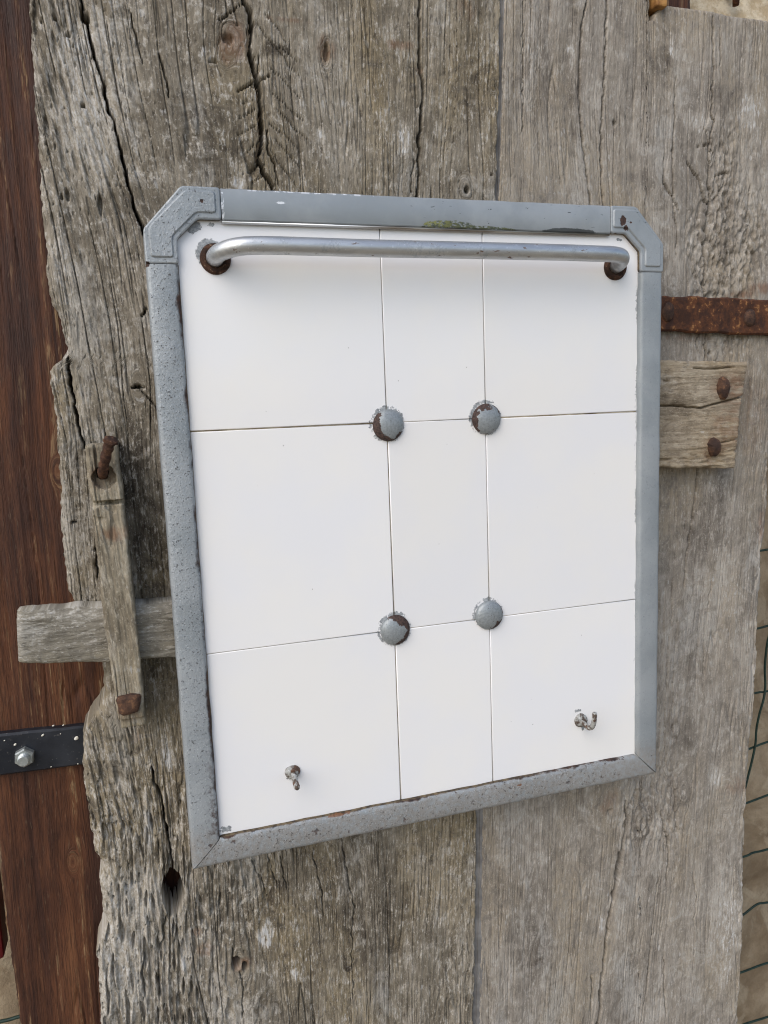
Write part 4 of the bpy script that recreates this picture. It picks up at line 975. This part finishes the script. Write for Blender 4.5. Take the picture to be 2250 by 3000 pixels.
hd = Vector(NAIL_HEAD); ax = (Vector(NAIL_PATH[-1]) - Vector(NAIL_PATH[-2])).normalized()
hp = [hd - ax * .0022, hd - ax * .0012, hd + ax * .0008, hd + ax * .0018]
link('bent_nail_head', tube_mesh('bent_nail_head', hp, [.0034, .0046, .0044, .0024], 11, True, .13, 12), M_BENT, keeper)
bm = bmesh.new(); bmesh.ops.create_icosphere(bm, subdivisions=3, radius=1)
for v in bm.verts:
    d = v.co.copy(); m_ = max(abs(d.x), abs(d.z)) + 1e-6
    q = (abs(d.x) ** 5 + abs(d.z) ** 5 + abs(d.y) ** 5) ** -.2
    nz = float(pn(d.x * 1.8, d.z * 1.8 + d.y, 500)) * .10
    v.co = Vector(BOLT) + Vector((d.x * q * (.0072 + .0010 * d.z), d.y * q * .0045 - .0008 + .0008 * d.x, d.z * q * .0066)) * (1 + nz)
link('bolt_head', bm_mesh(bm, 'bolt_head'), M_NAIL, keeper, smooth=True)

# sliding latch bar: slides through the keeper, so a thing of its own
def latch_face(a, l, e0, e1, el):
    g = a + .0012 * pn(l * 16, a * 40, 600)
    h = .0006 * fbm(g * 70, l * 6, 2, 601) + .0004 * pn(g * 330, l * 12, 602) + .0002 * pn(g * 650, l * 45, 603)
    for (fr, fz, th, dep) in ((130, 5, .05, .0012), (260, 12, .09, .0007)):
        c = np.abs(pn(g * fr, l * fz, 604 + int(fr))); h = h - dep * np.clip(1 - c / th, 0, 1) * sstep(-.05, .2, pn(g * 45, l * 10, 605 + int(fr)))
    q = np.clip(1 - e1 / .0055, 0, 1); h = h - .0045 * q                       # worn top arris
    for e, r in ((e0, .003), (el, .005)):
        q = np.clip(1 - e / r, 0, 1); h = h - r * .8 * (1 - np.sqrt(np.clip(1 - q * q, 0, 1)))
    o = np.zeros_like(a)
    return h, g, (o, .35 * sstep(.016, .004, e1) + o, o, o + .15)
latch = board('latch_bar', None, M_LATCH, BAR_B, BAR_T, [(BAR_B[0][1], BAR_B[0][0]), (BAR_T[0][1], BAR_T[0][0])], BAR_T[-1][0], .020, .019, 60, np.linspace(0, 1, 230), latch_face, True, seed=7, rough=(.0003, .0002), loc=(BAR_B[2][0], .03, BAR_B[2][1]))
tag(latch, 'horizontal grey wooden latch bar crossing from the door over the dark post', 'latch')

# ================================================================== tiled rack
rack = empty('tiled_rack', (0, .018, 1.0720), 'white tiled wall rack in a grey metal frame hung on the door', 'wall rack')
X0, X1, Z0, Z1, FW = -.19, .19, 1.072, 1.527, .0200
YF, YT, YB = 0.0, .0042, .018
CT = 1.4797                                     # lower end of the corner pieces
link('backing_board', box_mesh('backing_board', (X0 + .003, .0120, Z0 + .003), (X1 - .003, YB + .0015, Z1 - .03), .001, 1), M_STRIP, rack)
link('grout_bed', box_mesh('grout_bed', (X0 + .004, YT + .0012, Z0 + .004), (X1 - .004, .0122, Z1 - .029), 0), M_GROUT, rack)
# nine glazed tiles; the outer ones run under the frame
jx = [X0 + .006, -.0352, .0410, X1 - .006]; jz = [Z0 + .006, 1.2236, 1.3745, Z1 - .008]
gapx = {1: .00055, 2: .00045}; rr = random.Random(3)
cut = .0235
for j in range(3):
    for i in range(3):
        gl = .0004 if i == 0 else (.00034 if i == 1 else .00024); grr = .0004 if i == 2 else (.00034 if i == 0 else .00024)
        if i == 0 and j == 2: grr = .0002
        if i == 1 and j == 2: gl = .0002
        gb = (.00018 if j == 1 else .00045 if i != 1 else .00015); gt = (.00018 if j == 0 else .00045 if i != 1 else .00015)
        xa, xb = jx[i] + gl, jx[i + 1] - grr
        za, zb = jz[j] + gb, jz[j + 1] - gt
        pts = [(xa, za), (xb, za), (xb, zb), (xa, zb)]
        if j == 2 and i == 0: pts = [(xa, za), (xb, za), (xb, zb), (xa + cut, zb), (xa, zb - cut)]
        if j == 2 and i == 2: pts = [(xa, za), (xb, za), (xb, zb - cut), (xb - cut, zb), (xa, zb)]
        bm = bmesh.new()
        tx, tz, ty = rr.uniform(-.003, .003), rr.uniform(-.003, .003), rr.uniform(-.0001, .0001)
        cx, cz = (xa + xb) / 2, (za + zb) / 2
        fr = [bm.verts.new((x, YT + ty + (x - cx) * tx + (z - cz) * tz, z)) for x, z in pts]
        bk = [bm.verts.new((x, .0110, z)) for x, z in pts]
        n = len(pts)
        ff = bm.faces.new(fr); bm.faces.new(bk[::-1])
        for k in range(n): bm.faces.new((fr[k], bk[k], bk[(k + 1) % n], fr[(k + 1) % n]))
        bmesh.ops.bevel(bm, geom=list(ff.edges), offset=.0007, segments=3, affect='EDGES', profile=.6)
        me = bm_mesh(bm, 'tile')
        o = link('tile', me, M_TILE, rack, (cx, YT, cz))
        for p_ in me.polygons: p_.use_smooth = p_.area < 1e-3 and abs(p_.normal.y) > .2 and abs(p_.normal.y) < .9999

# frame rails: a rounded metal section, mitred at the two lower corners
PROF = [(0, YB), (0, .0030), (.0004, .0014), (.0014, .0004), (.0030, .0), (.0100, -.0003), (.0170, .0), (.0186, .0005), (.0196, .0016), (.0200, .0034), (.0200, .0060)]
PROF_TOP = [(0, YB), (0, .0016), (.0005, .0005), (.0014, .0), (.0100, .0), (.0188, .0), (.0196, .0004), (.0199, .0012), (.0199, .0060)]
def rail(p0, p1, inward, prof, m0, m1, n, seed, name='frame_rail'):
    """p0,p1: ends of the outer edge (x,z); m0,m1: shift of the ends per metre of width (mitre)"""
    p0, p1, inw = Vector((p0[0], 0, p0[1])), Vector((p1[0], 0, p1[1])), Vector((inward[0], 0, inward[1]))
    d = (p1 - p0).normalized(); ln = (p1 - p0).length
    V = []; w = len(prof)
    for i in range(n + 1):
        for (u, y) in prof:
            a = u * m0; b = ln - u * m1
            s_ = a + (b - a) * i / n
            q = p0 + d * s_ + inw * u
            front = 1.0 if y < .004 else 0.0
            dn = .00028 * front * float(pn(s_ * 38, u * 60, seed)) + .00012 * front * float(pn(s_ * 150, u * 160, seed + 1))
            en = .00035 * float(pn(s_ * 60, 0.5, seed + 2)) * (1 if u < .001 else (-1 if u > .0194 else 0))
            q = q + inw * en
            V.append((q.x, y + dn, q.z))
    F = [(i * w + k, i * w + k + 1, (i + 1) * w + k + 1, (i + 1) * w + k) for i in range(n) for k in range(w - 1)]
    F += [tuple(range(w)), tuple(n * w + k for k in range(w))[::-1]]
    F += [(i * w, (i + 1) * w, (i + 1) * w + w - 1, i * w + w - 1) for i in range(n)]
    me = bpy.data.meshes.new(name); me.from_pydata(V, [], F); me.update()
    bm = bmesh.new(); bm.from_mesh(me); bmesh.ops.recalc_face_normals(bm, faces=bm.faces); bm.to_mesh(me); bm.free()
    o = link(name, me, M_FRAME, rack, ((p0.x + p1.x) / 2, .005, (p0.z + p1.z) / 2))
    for p_ in me.polygons: p_.use_smooth = True
    me.set_sharp_from_angle(angle=R(50))
    return o
G = .0003
rail((X0, CT - G), (X0, Z0), (1, 0), PROF, 0, 1, 130, 11)
rail((X1, CT - G), (X1, Z0), (-1, 0), PROF, 0, 1, 130, 12)
rail((X0 + .0009, Z0), (X1 - .0009, Z0), (0, 1), PROF, 1, 1, 110, 13)
top = rail((-.1416 + G, Z1 - .0002), (.1435 - G, Z1 - .0002), (0, -1), PROF_TOP, 0, 0, 90, 14)
slabm = tube_mesh('trim_strip', [(-.1414, .0020, 1.5064), (0, .0018, 1.5063), (.1433, .0020, 1.5064)], .0011, 10)
link('trim_strip', slabm, M_TRIM, top, smooth=True)

def offset_poly(pts, d):
    n = len(pts); out = []
    area = sum(pts[i][0] * pts[(i + 1) % n][1] - pts[(i + 1) % n][0] * pts[i][1] for i in range(n))
    sg = 1 if area > 0 else -1
    for i in range(n):
        a, b, c = Vector(pts[i - 1]), Vector(pts[i]), Vector(pts[(i + 1) % n])
        n1_ = Vector((-(b - a).y, (b - a).x)).normalized() * sg; n2_ = Vector((-(c - b).y, (c - b).x)).normalized() * sg
        m_ = (n1_ + n2_); m_ = m_ / max(m_.length_squared, 1e-9) * 2
        out.append((b.x + m_.x * d, b.y + m_.y * d))
    return out
def round_poly(pts, r, seg=4):
    out = []
    n = len(pts)
    for i in range(n):
        a, b, c = Vector(pts[i - 1]), Vector(pts[i]), Vector(pts[(i + 1) % n])
        da, dc = (a - b), (c - b)
        q = min(r, da.length * .45, dc.length * .45)
        s0, s1 = b + da.normalized() * q, b + dc.normalized() * q
        for k in range(seg + 1):
            t = k / seg
            out.append(tuple((1 - t) ** 2 * s0 + 2 * t * (1 - t) * b + t * t * s1))
    return out
def prism(name, rings, mat, parent, loc=None):
    """rings: list of (polygon, y); the last is capped"""
    bm = bmesh.new(); R_ = [[bm.verts.new((x, y, z)) for x, z in pl] for pl, y in rings]
    n = len(R_[0])
    for a, b in zip(R_, R_[1:]):
        for k in range(n): bm.faces.new((a[k], a[(k + 1) % n], b[(k + 1) % n], b[k]))
    bm.faces.new(R_[-1]); bm.faces.new(R_[0][::-1])
    me = bm_mesh(bm, name)
    return link(name, me, mat, parent, loc)
def corner(sign):
    outer = [(-.1655, 1.5270), (-.1416, 1.5270), (-.1416, 1.5073), (-.1566, 1.5073), (-.1699, 1.4948), (-.1699, CT), (-.1900, CT), (-.1900, 1.5005)]
    plat = [(-.1636, 1.5243), (-.1448, 1.5243), (-.1448, 1.5109), (-.1572, 1.5109), (-.1727, 1.4962), (-.1727, 1.4833), (-.1869, 1.4833), (-.1869, 1.5016)]
    if sign > 0:
        sh = .0006
        outer = [(-x if abs(x) > .1417 else .1436, z) for x, z in outer][::-1]; plat = [(-x + .0003, z) for x, z in plat][::-1]
    o_ = round_poly(outer, .0022); p_ = round_poly(plat, .0022)
    c = prism('corner_piece', [(o_, YB), (o_, .0006), (offset_poly(o_, .0003), -.0001), (offset_poly(o_, .0010), -.0004)], M_FRAME, rack, (sign * .166, .005, 1.505))
    prism('raised_plate', [(p_, .0002), (p_, -.0006), (offset_poly(p_, .0007), -.0014), (offset_poly(p_, .0010), -.0015)], M_FRAME, c)
corner(-1); corner(1)

# domed studs over the tile crossings
for i, (x, z) in enumerate(STUDS):
    r = .0112
    prof = [(r, -.001), (r, .0006)] + [(r * math.cos(R(q)) , .0008 + .0046 * math.sin(R(q))) for q in range(4, 88, 6)] + [(0, .0054)]
    me = lathe_mesh('stud', prof, (x, YT, z), 40, .006, i)
    ox, oz, rw = ((.0030, .0034, .0104), (.0026, -.0004, .0106), (-.0036, -.0016, .0104), (-.0014, .0010, .0112))[i]
    at = me.attributes.new('rim', 'FLOAT', 'POINT')
    at.data.foreach_set('value', np.array([(math.hypot(v.co.x - x - ox, v.co.z - z - oz) - rw) / .004 for v in me.vertices], np.float32))
    link('stud', me, M_STUD, rack, (x, YT, z), True)

# hanging rail with its two rosettes
(hx0, hz0), (hx1, hz1) = HOLES
for i, (x, z) in enumerate(HOLES):
    r = .0098 if i == 0 else .0096
    link('rosette', lathe_mesh('rosette', [(r, -.001), (r, .0008), (r * .93, .0022), (r * .80, .0032), (r * .66, .0030), (r * .60, .0018), (r * .2, .0012), (0, .0012)], (x, YT, z), 36, .008, 50 + i), M_WASH, rack, (x, YT, z), True)
YS = -.018
zb_ = 1.4885
pth = [(hx0, YT + .002, hz0), (hx0 - .0004, YT - .006, hz0 + .0006), (hx0 + .003, YT - .0135, hz0 + .0022), (hx0 + .012, YS + .0022, zb_ - .0008), (hx0 + .026, YS + .0002, zb_), (-.09, YS, zb_)]
pth += [(x, YS, zb_ + .0002 * math.sin(x * 20)) for x in (-.05, 0, .05, .09)]
pth += [(hx1 - .030, YS, zb_), (hx1 - .016, YS + .0010, zb_), (hx1 - .006, YS + .0055, zb_ - .0006), (hx1 - .0006, YT - .008, hz1 + .0025), (hx1, YT + .002, hz1)]
link('hanging_rail', tube_mesh('hanging_rail', bez(pth, 8), .0056, 28), M_BAR, rack, smooth=True)

# two hooks: the left one broken to a peg, the right one bent up
hx, hz = HOOKS[0]
hk = link('hook', tube_mesh('hook', bez([(hx, YT, hz), (hx - .0003, YT - .008, hz - .0002), (hx - .0008, YT - .016, hz - .0008), (hx - .0010, YT - .0225, hz - .0016)], 5), [.0021] * 13 + [.0022, .0021, .0014], 14, True, .04, 3), M_HOOK, rack, (hx, YT, hz), True)
hk['label'] = 'left hook, broken off to a straight peg'
link('hook_collar', lathe_mesh('hook_collar', [(.0054, -.001), (.0054, .0008), (.0047, .0024), (.0028, .0034), (0, .0034)], (hx, YT, hz), 20, .035, 8), M_HOOK, hk)
hx, hz = HOOKS[1]
hk = link('hook', tube_mesh('hook', bez([(hx, YT, hz), (hx + .0002, YT - .005, hz - .0010), (hx + .0008, YT - .010, hz - .0024), (hx + .0012, YT - .0150, hz + .0002), (hx + .0016, YT - .0172, hz + .006), (hx + .0018, YT - .0176, hz + .0128)], 6), [.0020] * 30 + [.0016], 14, True, .03, 5), M_HOOK, rack, (hx, YT, hz), True)
hk['label'] = 'right hook, bent upwards with a rusty tip'
link('hook_collar', lathe_mesh('hook_collar', [(.0058, -.001), (.0058, .0008), (.0050, .0022), (.0028, .0030), (0, .0030)], (hx, YT, hz), 20, .03, 9), M_HOOK, hk)

for o in bpy.data.objects:
    if o.parent is None and 'label' in o and 'kind' not in o: o['kind'] = 'thing'
